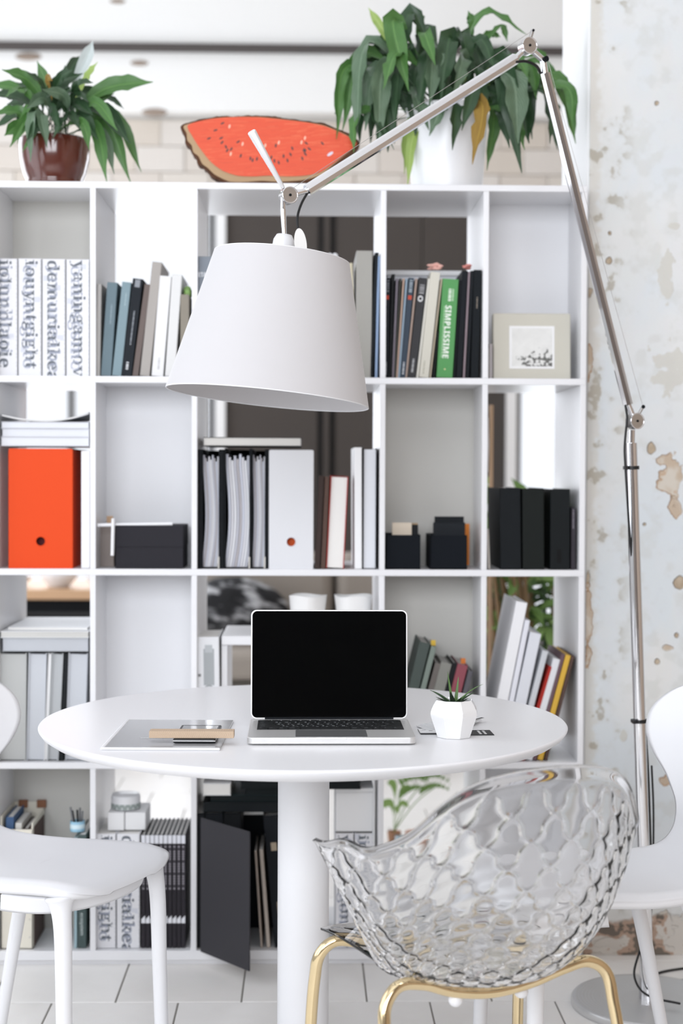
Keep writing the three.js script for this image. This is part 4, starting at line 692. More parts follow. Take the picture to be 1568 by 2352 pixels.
// ---------------------------------------------------------------- floor lamp
{
  const L = thing('floor_lamp', 'chrome cantilever floor lamp with large white cone shade', 'floor lamp');
  const Bz = [0.795, 0.308];
  const ridges = []; for (let i = 0; i < 15; i++) { const r = 0.05 + i * 0.008; ridges.push([r, 0.0195], [r + 0.004, 0.0206], [r + 0.0065, 0.0195]); }
  const base = part('base', lathe([[0, 0], [0.172, 0], [0.176, 0.003], [0.176, 0.015], [0.172, 0.0195], ...ridges.reverse(), [0, 0.0195]], 128), mat(0xd4d4d4, 0.36, { metalness: 0.65 }), L); base.position.set(Bz[0], 0, Bz[1]);
  const P0 = V(0.795, 0.0195, 0.308), A0 = V(0.741, 1.305, 0.322), A = V(0.7485, 1.355, 0.324), A1 = V(0.7305, 1.392, 0.332), B1 = V(0.5225, 2.118, 0.415), B = V(0.481, 2.172, 0.432), Bk = V(0.518, 2.146, 0.418), Bt = V(0.4925, 2.208, 0.428), C1 = V(0.453, 2.142, 0.443), C2 = V(-0.002, 1.818, 0.625), C = V(-0.04, 1.804, 0.64);
  const n = V(0.371, 0, 0.928);                                   // the arms lie in an upright plane; this is its normal
  part('pole', merge([rod(P0, A0, 0.0145, 0.0135, 32), rod(P0, P0.clone().lerp(A0, 0.09), 0.021, 0.0155, 32)]), M.chrome, L);
  part('neck', rod(A0, A.clone().add(V(-0.0075, -0.02, 0)), 0.0085, 0.0085, 24), M.chrome, L);
  const disc = (p, r, name) => { const g = new THREE.CylinderGeometry(r, r, 0.022, 48).rotateX(Math.PI / 2); const q = new THREE.Quaternion().setFromUnitVectors(V(0, 0, 1), n); g.applyQuaternion(q); g.translate(p.x, p.y, p.z); const d = part(name, g, M.brushed, L); const h = new THREE.CylinderGeometry(0.0028, 0.0028, 0.003, 16).rotateX(Math.PI / 2); h.applyQuaternion(q); h.translate(p.x + n.x * 0.011, p.y, p.z + n.z * 0.011); part('screw', h, M.black, d); const rim = new THREE.TorusGeometry(r - 0.0012, 0.0016, 8, 48); rim.applyQuaternion(q); rim.translate(p.x + n.x * 0.0105, p.y, p.z + n.z * 0.0105); part('rim', rim, M.chrome, d); return d; };
  disc(A, 0.0185, 'elbow_joint'); disc(B, 0.0185, 'shoulder_joint'); disc(C, 0.0175, 'shade_joint');
  const hexBar = (a, b, r, name, sides = 8) => part(name, toCreasedNormals(rod(a, b, r, r, sides, Math.PI / 8).toNonIndexed(), 0.5), M.chrome, L);
  hexBar(A1, B1, 0.0115, 'lower_arm'); hexBar(C1, C2, 0.0125, 'upper_arm');
  part('arm_stub', rod(A, A1.clone().lerp(B1, 0.01), 0.0065), M.chrome, L);
  part('arm_stub', merge([rod(B1, Bk, 0.008), rod(Bk, B, 0.007)]), M.chrome, L);
  part('arm_stub', rod(B, C1, 0.0065), M.chrome, L); part('arm_stub', rod(C2, C, 0.0058), M.chrome, L);
  part('pivot_pin', rod(Bk.clone().add(n.clone().multiplyScalar(0.006)), Bk.clone().add(n.clone().multiplyScalar(0.0145)), 0.0062), M.black, L);
  part('wire_lever', rod(B, Bt, 0.0042), M.brushed, L); part('wire_lever', rod(A, V(0.768, 1.388, 0.318), 0.0034), M.brushed, L);
  part('wire_screw', new THREE.SphereGeometry(0.0045, 12, 8).translate(0.768, 1.388, 0.322), M.black, L); part('wire_screw', new THREE.SphereGeometry(0.003, 12, 8).translate(0.4935, 2.207, 0.434), M.black, L);
  part('tension_wire', rod(Bt, V(-0.03, 1.82, 0.642), 0.0005, 0.0005, 6), M.brushed, L); part('tension_wire', rod(Bk.clone().add(V(0.01, 0, 0)), V(0.768, 1.388, 0.318), 0.0005, 0.0005, 6), M.brushed, L);
  // handle above the shade joint and stem down to the shade
  part('handle', (() => { const a = V(-0.05, 1.818, 0.644), b = V(-0.116, 1.93, 0.67), g = new RoundedBoxGeometry(0.0165, a.distanceTo(b), 0.009, 3, 0.0043), P = g.attributes.position; for (let i = 0; i < P.count; i++) { const s = 0.5 + 0.62 * (P.getY(i) / a.distanceTo(b) + 0.5); P.setX(i, P.getX(i) * s); } g.computeVertexNormals(); g.applyQuaternion(new THREE.Quaternion().setFromUnitVectors(V(0, 1, 0), b.clone().sub(a).normalize())); const c = a.clone().add(b).multiplyScalar(0.5); return g.translate(c.x, c.y, c.z); })(), mat(0xe9e9eb, 0.22, { metalness: 0.6 }), L);
  const SB = V(-0.0815, 1.386, 0.66), axis = V(0.1, 1, -0.04).normalize(), q = new THREE.Quaternion().setFromUnitVectors(V(0, 1, 0), axis), SH = 0.292, rb = 0.2085, rt = 0.139;
  const capTop = SB.clone().addScaledVector(axis, SH + 0.048);
  part('stem', merge([rod(V(-0.05, 1.812, 0.645), V(-0.0505, 1.775, 0.648), 0.0055), rod(V(-0.0505, 1.775, 0.648), V(capTop.x, capTop.y - 0.006, capTop.z), 0.0062, 0.0045)]), M.chrome, L);
  const cap = part('lampholder', lathe([[0, 0.02], [0.022, 0.02], [0.0225, 0.045], [0.0215, 0.056], [0.016, 0.0665], [0.006, 0.068], [0, 0.068]].map(([x, y]) => [x, y - 0.02]), 40), M.plastic, L); cap.quaternion.copy(q); cap.position.copy(SB.clone().addScaledVector(axis, SH)).add(V(0.0, 0, 0));
  const sh = part('shade', lathe([[rb, 0], [rb + 0.0006, 0.0015], [rt + 0.0006, SH], [rt - 0.001, SH], [rb - 0.0012, 0.0015], [rb, 0]], 128), mat(0xdbd9da, 0.95, { transmission: 0.2, thickness: 0 }), L); sh.quaternion.copy(q); sh.position.copy(SB);
  const ring = (r, y, w) => { const g = part('shade_ring', new THREE.TorusGeometry(r, w, 8, 128).rotateX(Math.PI / 2), M.plastic, L); g.quaternion.copy(q); g.position.copy(SB).addScaledVector(axis, y); };
  ring(rb - 0.0005, 0.001, 0.0014); ring(rt, SH - 0.001, 0.0012);
  for (let i = 0; i < 3; i++) { const a = i * 2.094 + 0.4, g = part('spoke', rod(V(0.02 * Math.cos(a), SH + 0.003, 0.02 * Math.sin(a)), V((rt - 0.002) * Math.cos(a), SH - 0.003, (rt - 0.002) * Math.sin(a)), 0.0018), M.brushed, L); g.quaternion.copy(q); g.position.copy(SB); }
  const bulb = part('bulb', lathe([[0, -0.1], [0.022, -0.095], [0.03, -0.07], [0.026, -0.04], [0.014, -0.015], [0.014, 0]], 28), mat(0xf6f6f4, 0.3), L); bulb.quaternion.copy(q); bulb.position.copy(SB).addScaledVector(axis, SH);
  // cable, clips and paper tag
  part('cable', tube([[0.0, 1.815, 0.622], [-0.013, 1.79, 0.63], [-0.021, 1.76, 0.64], [-0.018, 1.725, 0.648], [-0.006, 1.69, 0.65], [-0.004, 1.675, 0.65]], 0.0026, 50), M.rubber, L);
  part('cable', tube([[0.453, 2.133, 0.452], [0.478, 2.137, 0.44], [0.502, 2.13, 0.428], [0.512, 2.118, 0.42]], 0.0032, 40), M.rubber, L);
  part('cable', tube([[0.7222,1.389,0.345], [0.7264,1.3613,0.345], [0.7237,1.3317,0.345], [0.7211,1.2922,0.345], [0.7235,1.2477,0.345], [0.7281,1.1834,0.345], [0.7369,1.0939,0.335], [0.7731,0.8399,0.29], [0.7844,0.6682,0.292], [0.7924,0.5669,0.292], [0.7974,0.4654,0.292], [0.8014,0.3637,0.292], [0.8045,0.2517,0.292], [0.7973,0.1827,0.3], [0.7723,0.1249,0.31], [0.7595,0.0774,0.32], [0.7715,0.0487,0.34], [0.7972,0.0384,0.36], [0.8503,0.0322,0.38]], 0.0027, 200, 8), M.rubber, L);
  part('cable', tube([[0.8021,0.5563,0.29], [0.807,0.4649,0.29], [0.8081,0.353,0.29], [0.8079,0.2613,0.29]], 0.0024, 60, 8), M.rubber, L);
  const clip = (p) => { const d = P0.clone().sub(A0).normalize(), g = new THREE.CylinderGeometry(0.0165, 0.0165, 0.008, 24); g.applyQuaternion(new THREE.Quaternion().setFromUnitVectors(V(0, 1, 0), d)); g.translate(p.x, p.y, p.z); const t = rbox(p.x - 0.02, p.x - 0.012, p.y - 0.004, p.y + 0.004, p.z - 0.006, p.z + 0.02, 0.001); part('cable_clip', merge([g, t]), M.rubber, L); };
  clip(A0.clone().lerp(P0, 0.044)); clip(A0.clone().lerp(P0, 0.497));
  const tag = part('paper_tag', new THREE.ExtrudeGeometry((() => { const s = new THREE.Shape(); s.absellipse(0, 0, 0.0125, 0.032, 0, Math.PI * 2); return s; })(), { depth: 0.0006, bevelEnabled: false, curveSegments: 40 }), M.paper, L); tag.position.set(-0.0145, 1.7, 0.676); tag.rotation.z = 0.12;
}
single('floor_cable', tube([[1.1, 0.0035, 0.02], [0.93, 0.0035, 0.05], [0.865, 0.0035, 0.09], [0.87, 0.0035, 0.12], [0.95, 0.0035, 0.14], [1.15, 0.0035, 0.13]], 0.003, 80, 8), M.rubber, 'black cable looped on the floor behind the lamp base', 'cable');
// ---------------------------------------------------------------- clear quilted armchair on gold legs
{
  const psi = 0.343, G = thing('clear_armchair', 'clear quilted plastic armchair on bent gold tube legs', 'chair', [0.257, 0, 1.189], psi);
  const W = 0.277, D = 0.298, f0 = -0.058;
  const rim = (th) => { const c = Math.max(0, Math.cos(th)), s = sstep(0.421, 1.087, c); return { lat: W * Math.sin(th), fw: f0 - D * Math.pow(c, 1.17), y: 0.64 + 0.164 * s + 0.018 * Math.exp(-(((c - 0.36) / 0.16) ** 2)) - 0.012 * Math.exp(-(((c - 0.71) / 0.1) ** 2)) }; };
  const foot = (th) => { const c = Math.max(0, Math.cos(th)); return { lat: 0.166 * Math.sin(th), fw: -0.052 - 0.125 * Math.pow(c, 0.9), y: 0.423 - 0.014 * c }; };
  // relief: ogee cells, each a shallow pillow
  const NU = 560, NV = 300, pts = [], cell = [], idx = [];
  const add = (p, h) => { pts.push(p.lat, p.y, -p.fw); cell.push(h); return pts.length / 3 - 1; };
  const pillow = (a, b, fade) => { const bb = b + 0.9 * Math.sin(2 * Math.PI * b) / (2 * Math.PI), f = Math.abs(Math.cos(Math.PI * a) + Math.cos(Math.PI * bb)) / 2; return (0.0022 * (1 - Math.exp(-9 * f)) + 0.0007 * f) * fade; };
  const ids = [];
  const arc = []; let acc = 0; for (let i = 0; i <= NU; i++) { const th = (i / NU - 0.5) * Math.PI, r = rim(th); if (i) { const q = rim(((i - 1) / NU - 0.5) * Math.PI); acc += Math.hypot(r.lat - q.lat, r.fw - q.fw); } arc.push(acc); }
  for (let j = 0; j <= NV; j++) { const row = []; ids.push(row);
    for (let i = 0; i <= NU; i++) {
      const th = (i / NU - 0.5) * Math.PI, r = rim(th), q = foot(th), c = Math.max(0, Math.cos(th)), v = j / NV;
      if (v <= 0.68) { // wall, from the rim down to the seat
        const s = v / 0.68, k = 0.5 + 0.42 * Math.pow(c, 1.1), cl = q.lat + (r.lat - q.lat) * k, cf = q.fw + (r.fw - q.fw) * k, cy = q.y + (r.y - q.y) * (0.5 - 0.44 * Math.pow(c, 1.1));
        const a = (1 - s) * (1 - s), b = 2 * s * (1 - s), d = s * s;
        const flare = 0.012 * Math.pow(1 - s, 6) * c;
        row.push(add({ lat: a * r.lat + b * cl + d * q.lat, fw: a * r.fw + b * cf + d * q.fw - flare, y: a * r.y + b * cy + d * q.y }, pillow(arc[i] / 0.034, s * (r.y - q.y + 0.06) / 0.031 + 0.5, sstep(0.03, 0.065, s) * sstep(0, 0.02, Math.min(i, NU - i) / NU)) + 0.0024 * sstep(0.035, 0, s) + 0.0016 * sstep(0.012, 0, Math.min(i, NU - i) / NU)));
      } else { // pan, from the wall's foot to the middle of the seat
        const s = (v - 0.68) / 0.32, m = { lat: 0, fw: -0.05, y: 0.405 };
        row.push(add({ lat: q.lat + (m.lat - q.lat) * s, fw: q.fw + (m.fw - q.fw) * s, y: q.y + (m.y - q.y) * Math.sin(s * Math.PI / 2) }, pillow(arc[i] / 0.036, s * 4, 0.6 * (1 - sstep(0.8, 1, s)) * sstep(0, 0.03, Math.min(i, NU - i) / NU))));
      }
    } }
  for (let j = 0; j < NV; j++) for (let i = 0; i < NU; i++) { const a = ids[j][i], b = ids[j][i + 1], c = ids[j + 1][i], d = ids[j + 1][i + 1]; idx.push(a, b, d, a, d, c); }
  // seat front: carries on from the straight edge where the arms end
  const e0 = []; for (let j = NV; j >= Math.ceil(0.68 * NV); j--) e0.push(ids[j][NU]); const edgeR = e0.slice().reverse(), edgeL = []; for (let j = Math.ceil(0.68 * NV); j <= NV; j++) edgeL.push(ids[j][0]);
  const line = [...edgeL, ...e0.slice(1)], NF = 40; let prev = line;
  for (let k = 1; k <= NF; k++) { const s = k / NF, row = line.map((id) => { const lat = pts[id * 3], y = pts[id * 3 + 1], fw = -pts[id * 3 + 2], u = lat / 0.166; const ff = fw + (0.205 - 0.03 * u * u * u * u - fw) * s; return add({ lat: lat * (1 + 0.1 * s), fw: ff, y: y + (0.424 - y) * s * s * 0.7 + 0.004 * s - 0.012 * s * s * s }, pillow(lat / 0.036, ff / 0.033, 0.6 * sstep(1, 0.9, s) * sstep(1, 0.9, Math.abs(u)))); }); for (let i = 0; i < line.length - 1; i++) idx.push(prev[i], prev[i + 1], row[i + 1], prev[i], row[i + 1], row[i]); prev = row; }
  let g = new THREE.BufferGeometry(); g.setAttribute('position', new THREE.Float32BufferAttribute(pts, 3)); g.setAttribute('relief', new THREE.Float32BufferAttribute(cell, 1)); g.setIndex(idx);
  g.computeVertexNormals();
  // which way do the normals point at the middle of the back?  The relief goes on the outside.
  const mid = ids[80][NU / 2], outN = g.attributes.normal.getZ(mid) > 0 ? 1 : -1;
  if (outN < 0) { for (let i = 0; i < idx.length; i += 3) { const t = idx[i]; idx[i] = idx[i + 1]; idx[i + 1] = t; } g.setIndex(idx); }
  const clear = new THREE.MeshPhysicalMaterial({ color: 0xffffff, roughness: 0.0, transmission: 1, thickness: 0.006, ior: 1.46, attenuationColor: new THREE.Color(0xe8eef6), attenuationDistance: 0.25 });
  part('shell', shell(g, 0.0022, 0.0014, (i) => cell[i]), clear, G);
  const leg = (pts2) => tube(pts2.map(([l, y, f]) => V(l, y, -f)), 0.0105, 160, 16);
  part('rear_legs', leg([[-0.235, 0.008, -0.235], [-0.21, 0.2, -0.19], [-0.196, 0.33, -0.163], [-0.19, 0.385, -0.15], [-0.165, 0.412, -0.144], [-0.12, 0.41, -0.143], [-0.07, 0.393, -0.143], [0, 0.384, -0.145], [0.07, 0.393, -0.148], [0.13, 0.41, -0.15], [0.175, 0.418, -0.154], [0.205, 0.4, -0.16], [0.216, 0.34, -0.172], [0.228, 0.2, -0.2], [0.25, 0.008, -0.24]]), M.gold, G);
  part('front_legs', leg([[-0.222, 0.008, 0.17], [-0.212, 0.2, 0.15], [-0.206, 0.34, 0.137], [-0.199, 0.385, 0.13], [-0.175, 0.408, 0.124], [-0.12, 0.402, 0.12], [0, 0.386, 0.12], [0.12, 0.402, 0.12], [0.165, 0.408, 0.124], [0.19, 0.385, 0.13], [0.197, 0.34, 0.137], [0.203, 0.2, 0.15], [0.212, 0.008, 0.17]]), M.gold, G);
  part('seat_mount', merge([rod(V(-0.06, 0.4, 0.02), V(-0.055, 0.388, 0.14), 0.011), rod(V(0.06, 0.4, 0.02), V(0.055, 0.388, 0.14), 0.011)]), mat(0xe9e4d6, 0.2), G);
  for (const [l, f] of [[-0.06, -0.145], [0.06, -0.145]]) part('stud', new THREE.SphereGeometry(0.012, 20, 14).translate(l, 0.375, -f - 0.01), M.lacquer, G);
  for (const [l, f] of [[-0.235, -0.235], [0.25, -0.24], [-0.222, 0.17], [0.212, 0.17]]) part('foot_cap', lathe([[0, 0], [0.012, 0], [0.0125, 0.002], [0.0125, 0.018], [0, 0.018]], 20).translate(l, 0, -f), mat(0xdcdcdc, 0.4), G);
}
// ---------------------------------------------------------------- white moulded chairs
function mouldedChair(label, pos, turn) {
  const G = thing('moulded_chair', label, 'chair', pos, turn, 'white moulded chairs');
  const S = [[0.226, 0.424, 0.08], [0.221, 0.433, 0.14], [0.203, 0.441, 0.176], [0.16, 0.446, 0.19], [0.06, 0.442, 0.196], [-0.05, 0.437, 0.192], [-0.13, 0.443, 0.172], [-0.178, 0.468, 0.125], [-0.203, 0.51, 0.098], [-0.216, 0.56, 0.094], [-0.226, 0.61, 0.124], [-0.236, 0.655, 0.165], [-0.244, 0.70, 0.186], [-0.252, 0.745, 0.182], [-0.259, 0.785, 0.147], [-0.264, 0.81, 0.085], [-0.265, 0.819, 0.03]];
  const cz = new THREE.CatmullRomCurve3(S.map(([f, y, w]) => V(f, y, w))), NU = 40, NV = 120;
  const g = gridSurface(NU, NV, (u, v) => {
    const p = cz.getPoint(v), lat = (u * 2 - 1) * p.z, e = (lat / 0.19) ** 2, back = sstep(0.47, 0.6, p.y);
    return V(lat, p.y + (1 - back) * (0.012 * e - 0.012 * sstep(0.85, 1, Math.abs(u * 2 - 1)) * e), p.x + back * 0.075 * e);
  });
  // oval opening in the middle of the back
  const P = g.attributes.position, I = g.index.array, keep = [];
  for (let i = 0; i < I.length; i += 3) { const x = (P.getX(I[i]) + P.getX(I[i + 1]) + P.getX(I[i + 2])) / 3, y = (P.getY(I[i]) + P.getY(I[i + 1]) + P.getY(I[i + 2])) / 3; if (!(y > 0.6 && (x / 0.05) ** 2 + ((y - 0.725) / 0.02) ** 2 < 1)) keep.push(I[i], I[i + 1], I[i + 2]); }
  g.setIndex(keep); part('seat_shell', shell(g, 0.007, 0.007), M.plastic, G);
  const rimPts = []; for (let i = 0; i <= 60; i++) { const a = Math.PI * (i / 60); rimPts.push(V(-Math.cos(a) * 0.187, 0.425, 0.06 + Math.sign(Math.sin(a)) * Math.pow(Math.abs(Math.sin(a)), 0.7) * 0.156)); }
  const apron = gridSurface(60, 6, (u, v) => { const p = rimPts[Math.round(u * 60)]; return V(p.x * (1 - 0.06 * v), p.y + 0.008 - 0.034 * v, p.z - 0.01 * v); });
  part('apron', shell(apron, 0.005, 0.005), M.plastic, G);
  for (const s of [-1, 1]) {
    part('leg', taperTube([[s * 0.164, 0.432, 0.176], [s * 0.169, 0.37, 0.185], [s * 0.172, 0.2, 0.19], [s * 0.174, 0.004, 0.196]], (v) => 0.0135 + 0.005 * (1 - v) + 0.012 * Math.exp(-v * 14)), M.plastic, G);
    part('leg', taperTube([[s * 0.15, 0.435, -0.12], [s * 0.156, 0.37, -0.135], [s * 0.165, 0.2, -0.175], [s * 0.176, 0.004, -0.22]], (v) => 0.0125 + 0.005 * (1 - v) + 0.008 * Math.exp(-v * 14)), M.plastic, G);
  }
  part('drain_rim', new THREE.TorusGeometry(0.014, 0.0018, 8, 32).rotateX(Math.PI / 2).scale(1.3, 1, 0.6).translate(0, 0.4455, 0.03), mat(0xdadada, 0.5), G);
}
mouldedChair('white moulded chair standing before the cream crate and striped magazines', [-0.548, 0, 0.715], Math.atan2(0.9, 0.433));
mouldedChair('white moulded chair with an opening in its back, beside the lamp pole', [0.58, 0, 0.83], Math.atan2(-0.985, 0.17));
// ---------------------------------------------------------------- plants and the painted slice on top of the bookcase
const TOPY = 1.9503;
const veins = (a, b, k) => dataTexture(64, 256, (u, v) => { const s = Math.abs(u - 0.5) * 2, d = Math.sin((v * 26 - s * 5) * 6.283) * 0.5 + 0.5; let c = mixc(a, b, 0.35 * d * d + 0.5 * fbm(u * 5 + k, v * 12, 4)); if (s < 0.07) c = mixc(c, b, 0.8); return c; });
const LEAF = [[[34, 60, 36], [62, 92, 58], 0.4], [[58, 100, 46], [98, 140, 74], 0.42], [[138, 166, 82], [176, 196, 116], 0.5], [[206, 214, 214], [180, 192, 190], 0.5], [[74, 98, 74], [120, 142, 118], 0.3], [[128, 98, 40], [168, 138, 58], 0.7]].map(([a, b, r], k) => mat(0xffffff, r, { map: veins(a, b, k) }));
function leafGeo(b, a, t, w, wave, face) {
  const c = new THREE.CatmullRomCurve3([b, a, t]), NV = 16, NU = 6;
  const g = gridSurface(NU, NV, (u, v) => {
    const p = c.getPoint(v), tan = c.getTangent(v), side = new THREE.Vector3().crossVectors(tan, face).normalize(), nrm = new THREE.Vector3().crossVectors(side, tan).normalize();
    const s = u * 2 - 1, blade = sstep(0.25, 0.52, v) * Math.pow(Math.max(0, 1 - sstep(0.72, 1.0, v) * 0.985), 0.9), half = 0.5 * w * blade + 0.0013 * (1 - v * 0.7);
    const fold = Math.abs(s) * half * 0.35, rip = wave * blade * s * s * Math.sin(v * 34 + s * 2 + w * 900) * 0.1 * w;
    return p.addScaledVector(side, s * half).addScaledVector(nrm, fold + rip);
  });
  return g;
}
function leafyPlant(name, label, pos, potParts, list, wave) {
  const G = thing(name, label, 'potted plant', pos);
  potParts(G);
  list.forEach((q, i) => {
    const o = V(...pos), b = V(q[0], q[1], q[2]).sub(o), a = V(q[3], q[4], q[5]).sub(o), t = V(q[6], q[7], q[8]).sub(o);
    const face = V(Math.sin(i * 2.4) * 0.75, 0.35 + 0.45 * Math.sin(i * 1.3), 1).normalize();
    part('leaf', leafGeo(b, a, t, q[9], wave, face), LEAF[q[10]], G);
  });
  return G;
}
leafyPlant('potted_lily', 'leafy green plant in a glossy brown pot on the bookcase', [-0.6406, TOPY, -0.1], (G) => {
  part('pot', lathe([[0, 0], [0.066, 0], [0.072, 0.003], [0.073, 0.012], [0.07, 0.018], [0.078, 0.035], [0.087, 0.07], [0.0895, 0.1], [0.089, 0.118], [0.086, 0.122], [0.083, 0.118], [0.083, 0.1], [0, 0.1]], 72), mat(0x5a2a20, 0.16, { clearcoat: 0.8, clearcoatRoughness: 0.08 }), G);
  part('soil', lathe([[0, 0.108], [0.083, 0.108], [0.083, 0.1], [0, 0.1]], 32), mat(0x2d241d, 0.95), G);
}, [[-0.669,2.074,-0.092,-0.509,2.191,-0.06,-0.386,2.205,-0.04,0.0445,1],[-0.66,2.076,-0.1,-0.569,2.26,-0.1,-0.543,2.322,-0.1,0.0289,3],[-0.649,2.075,-0.094,-0.559,2.209,-0.068,-0.525,2.257,-0.052,0.0289,2],[-0.643,2.079,-0.113,-0.613,2.262,-0.17,-0.594,2.312,-0.206,0.0289,0],[-0.631,2.076,-0.1,-0.657,2.205,-0.1,-0.684,2.27,-0.1,0.0245,1],[-0.619,2.073,-0.087,-0.688,2.198,-0.03,-0.752,2.22,0.006,0.0333,1],[-0.61,2.075,-0.096,-0.718,2.166,-0.076,-0.792,2.178,-0.064,0.0378,0],[-0.669,2.074,-0.091,-0.719,2.127,-0.052,-0.779,2.119,-0.028,0.0356,1],[-0.658,2.073,-0.088,-0.716,2.092,-0.036,-0.748,2.061,-0.004,0.0311,1],[-0.648,2.073,-0.085,-0.686,2.11,-0.02,-0.73,2.028,0.02,0.0267,1],[-0.638,2.072,-0.082,-0.673,2.122,-0.004,-0.675,1.988,0.044,0.0289,4],[-0.628,2.072,-0.081,-0.655,2.115,0.004,-0.633,2.019,0.056,0.0289,4],[-0.619,2.074,-0.088,-0.533,2.093,-0.036,-0.496,1.95,-0.004,0.0333,1],[-0.61,2.075,-0.096,-0.517,2.124,-0.076,-0.444,1.959,-0.064,0.0333,1],[-0.671,2.076,-0.103,-0.505,2.144,-0.116,-0.424,1.998,-0.124,0.0333,1],[-0.659,2.074,-0.091,-0.519,2.14,-0.052,-0.44,2.049,-0.028,0.0378,0],[-0.65,2.076,-0.1,-0.514,2.179,-0.1,-0.465,2.152,-0.1,0.02,0],[-0.64,2.075,-0.097,-0.556,2.158,-0.084,-0.487,2.184,-0.076,0.0333,1],[-0.632,2.078,-0.107,-0.575,2.199,-0.14,-0.511,2.193,-0.16,0.0333,0],[-0.62,2.075,-0.096,-0.642,2.194,-0.076,-0.564,2.231,-0.064,0.0333,0],[-0.612,2.078,-0.107,-0.619,2.226,-0.14,-0.623,2.276,-0.16,0.0245,0],[-0.671,2.077,-0.106,-0.684,2.196,-0.132,-0.748,2.227,-0.148,0.0311,0],[-0.662,2.078,-0.109,-0.709,2.178,-0.148,-0.775,2.177,-0.172,0.0333,0],[-0.65,2.075,-0.097,-0.687,2.146,-0.084,-0.74,2.1,-0.076,0.0311,0],[-0.639,2.073,-0.088,-0.625,2.146,-0.036,-0.587,2.182,-0.004,0.0289,0],[-0.628,2.073,-0.086,-0.58,2.145,-0.028,-0.527,2.11,0.008,0.0333,0],[-0.619,2.073,-0.085,-0.568,2.116,-0.02,-0.515,2.049,0.02,0.0333,0],[-0.608,2.073,-0.084,-0.599,2.125,-0.012,-0.555,2.067,0.032,0.0289,0],[-0.667,2.072,-0.082,-0.63,2.128,-0.004,-0.601,2.064,0.044,0.0267,0],[-0.663,2.079,-0.115,-0.726,2.207,-0.18,-0.835,2.244,-0.22,0.0333,1],[-0.652,2.079,-0.112,-0.718,2.154,-0.164,-0.825,2.115,-0.196,0.0333,0],[-0.642,2.079,-0.112,-0.556,2.144,-0.164,-0.476,2.04,-0.196,0.0311,0],[-0.628,2.073,-0.085,-0.654,2.158,-0.02,-0.69,2.122,0.02,0.0267,4],[-0.619,2.074,-0.091,-0.649,2.215,-0.052,-0.634,2.203,-0.028,0.0156,5],[-0.609,2.073,-0.085,-0.617,2.175,-0.02,-0.642,2.149,0.02,0.0245,0],[-0.668,2.072,-0.085,-0.59,2.17,-0.02,-0.536,2.139,0.02,0.0289,0],[-0.658,2.073,-0.086,-0.682,2.144,-0.028,-0.714,2.039,0.008,0.0267,1],[-0.649,2.074,-0.091,-0.524,2.086,-0.052,-0.481,1.974,-0.028,0.0267,4],[-0.642,2.078,-0.109,-0.599,2.184,-0.148,-0.658,2.234,-0.172,0.0267,0],[-0.632,2.078,-0.111,-0.65,2.18,-0.156,-0.699,2.248,-0.184,0.0267,1],[-0.618,2.072,-0.082,-0.652,2.101,-0.004,-0.686,2.037,0.044,0.0245,0],[-0.608,2.072,-0.081,-0.592,2.11,0.004,-0.62,2.04,0.056,0.0245,0],[-0.667,2.071,-0.081,-0.559,2.095,0.004,-0.531,2.015,0.056,0.0222,1],[-0.658,2.073,-0.085,-0.617,2.201,-0.02,-0.578,2.218,0.02,0.0222,0],[-0.648,2.073,-0.085,-0.703,2.179,-0.02,-0.743,2.148,0.02,0.0267,1],[-0.639,2.073,-0.088,-0.662,2.194,-0.036,-0.694,2.218,-0.004,0.02,0],[-0.628,2.072,-0.082,-0.529,2.145,-0.004,-0.464,2.065,0.044,0.0267,1],[-0.618,2.072,-0.081,-0.597,2.153,0.004,-0.646,2.161,0.056,0.0267,4],[-0.608,2.072,-0.082,-0.571,2.182,-0.004,-0.522,2.181,0.044,0.0245,0],[-0.667,2.072,-0.084,-0.664,2.076,-0.012,-0.698,2.013,0.032,0.0222,1]], 0.8);
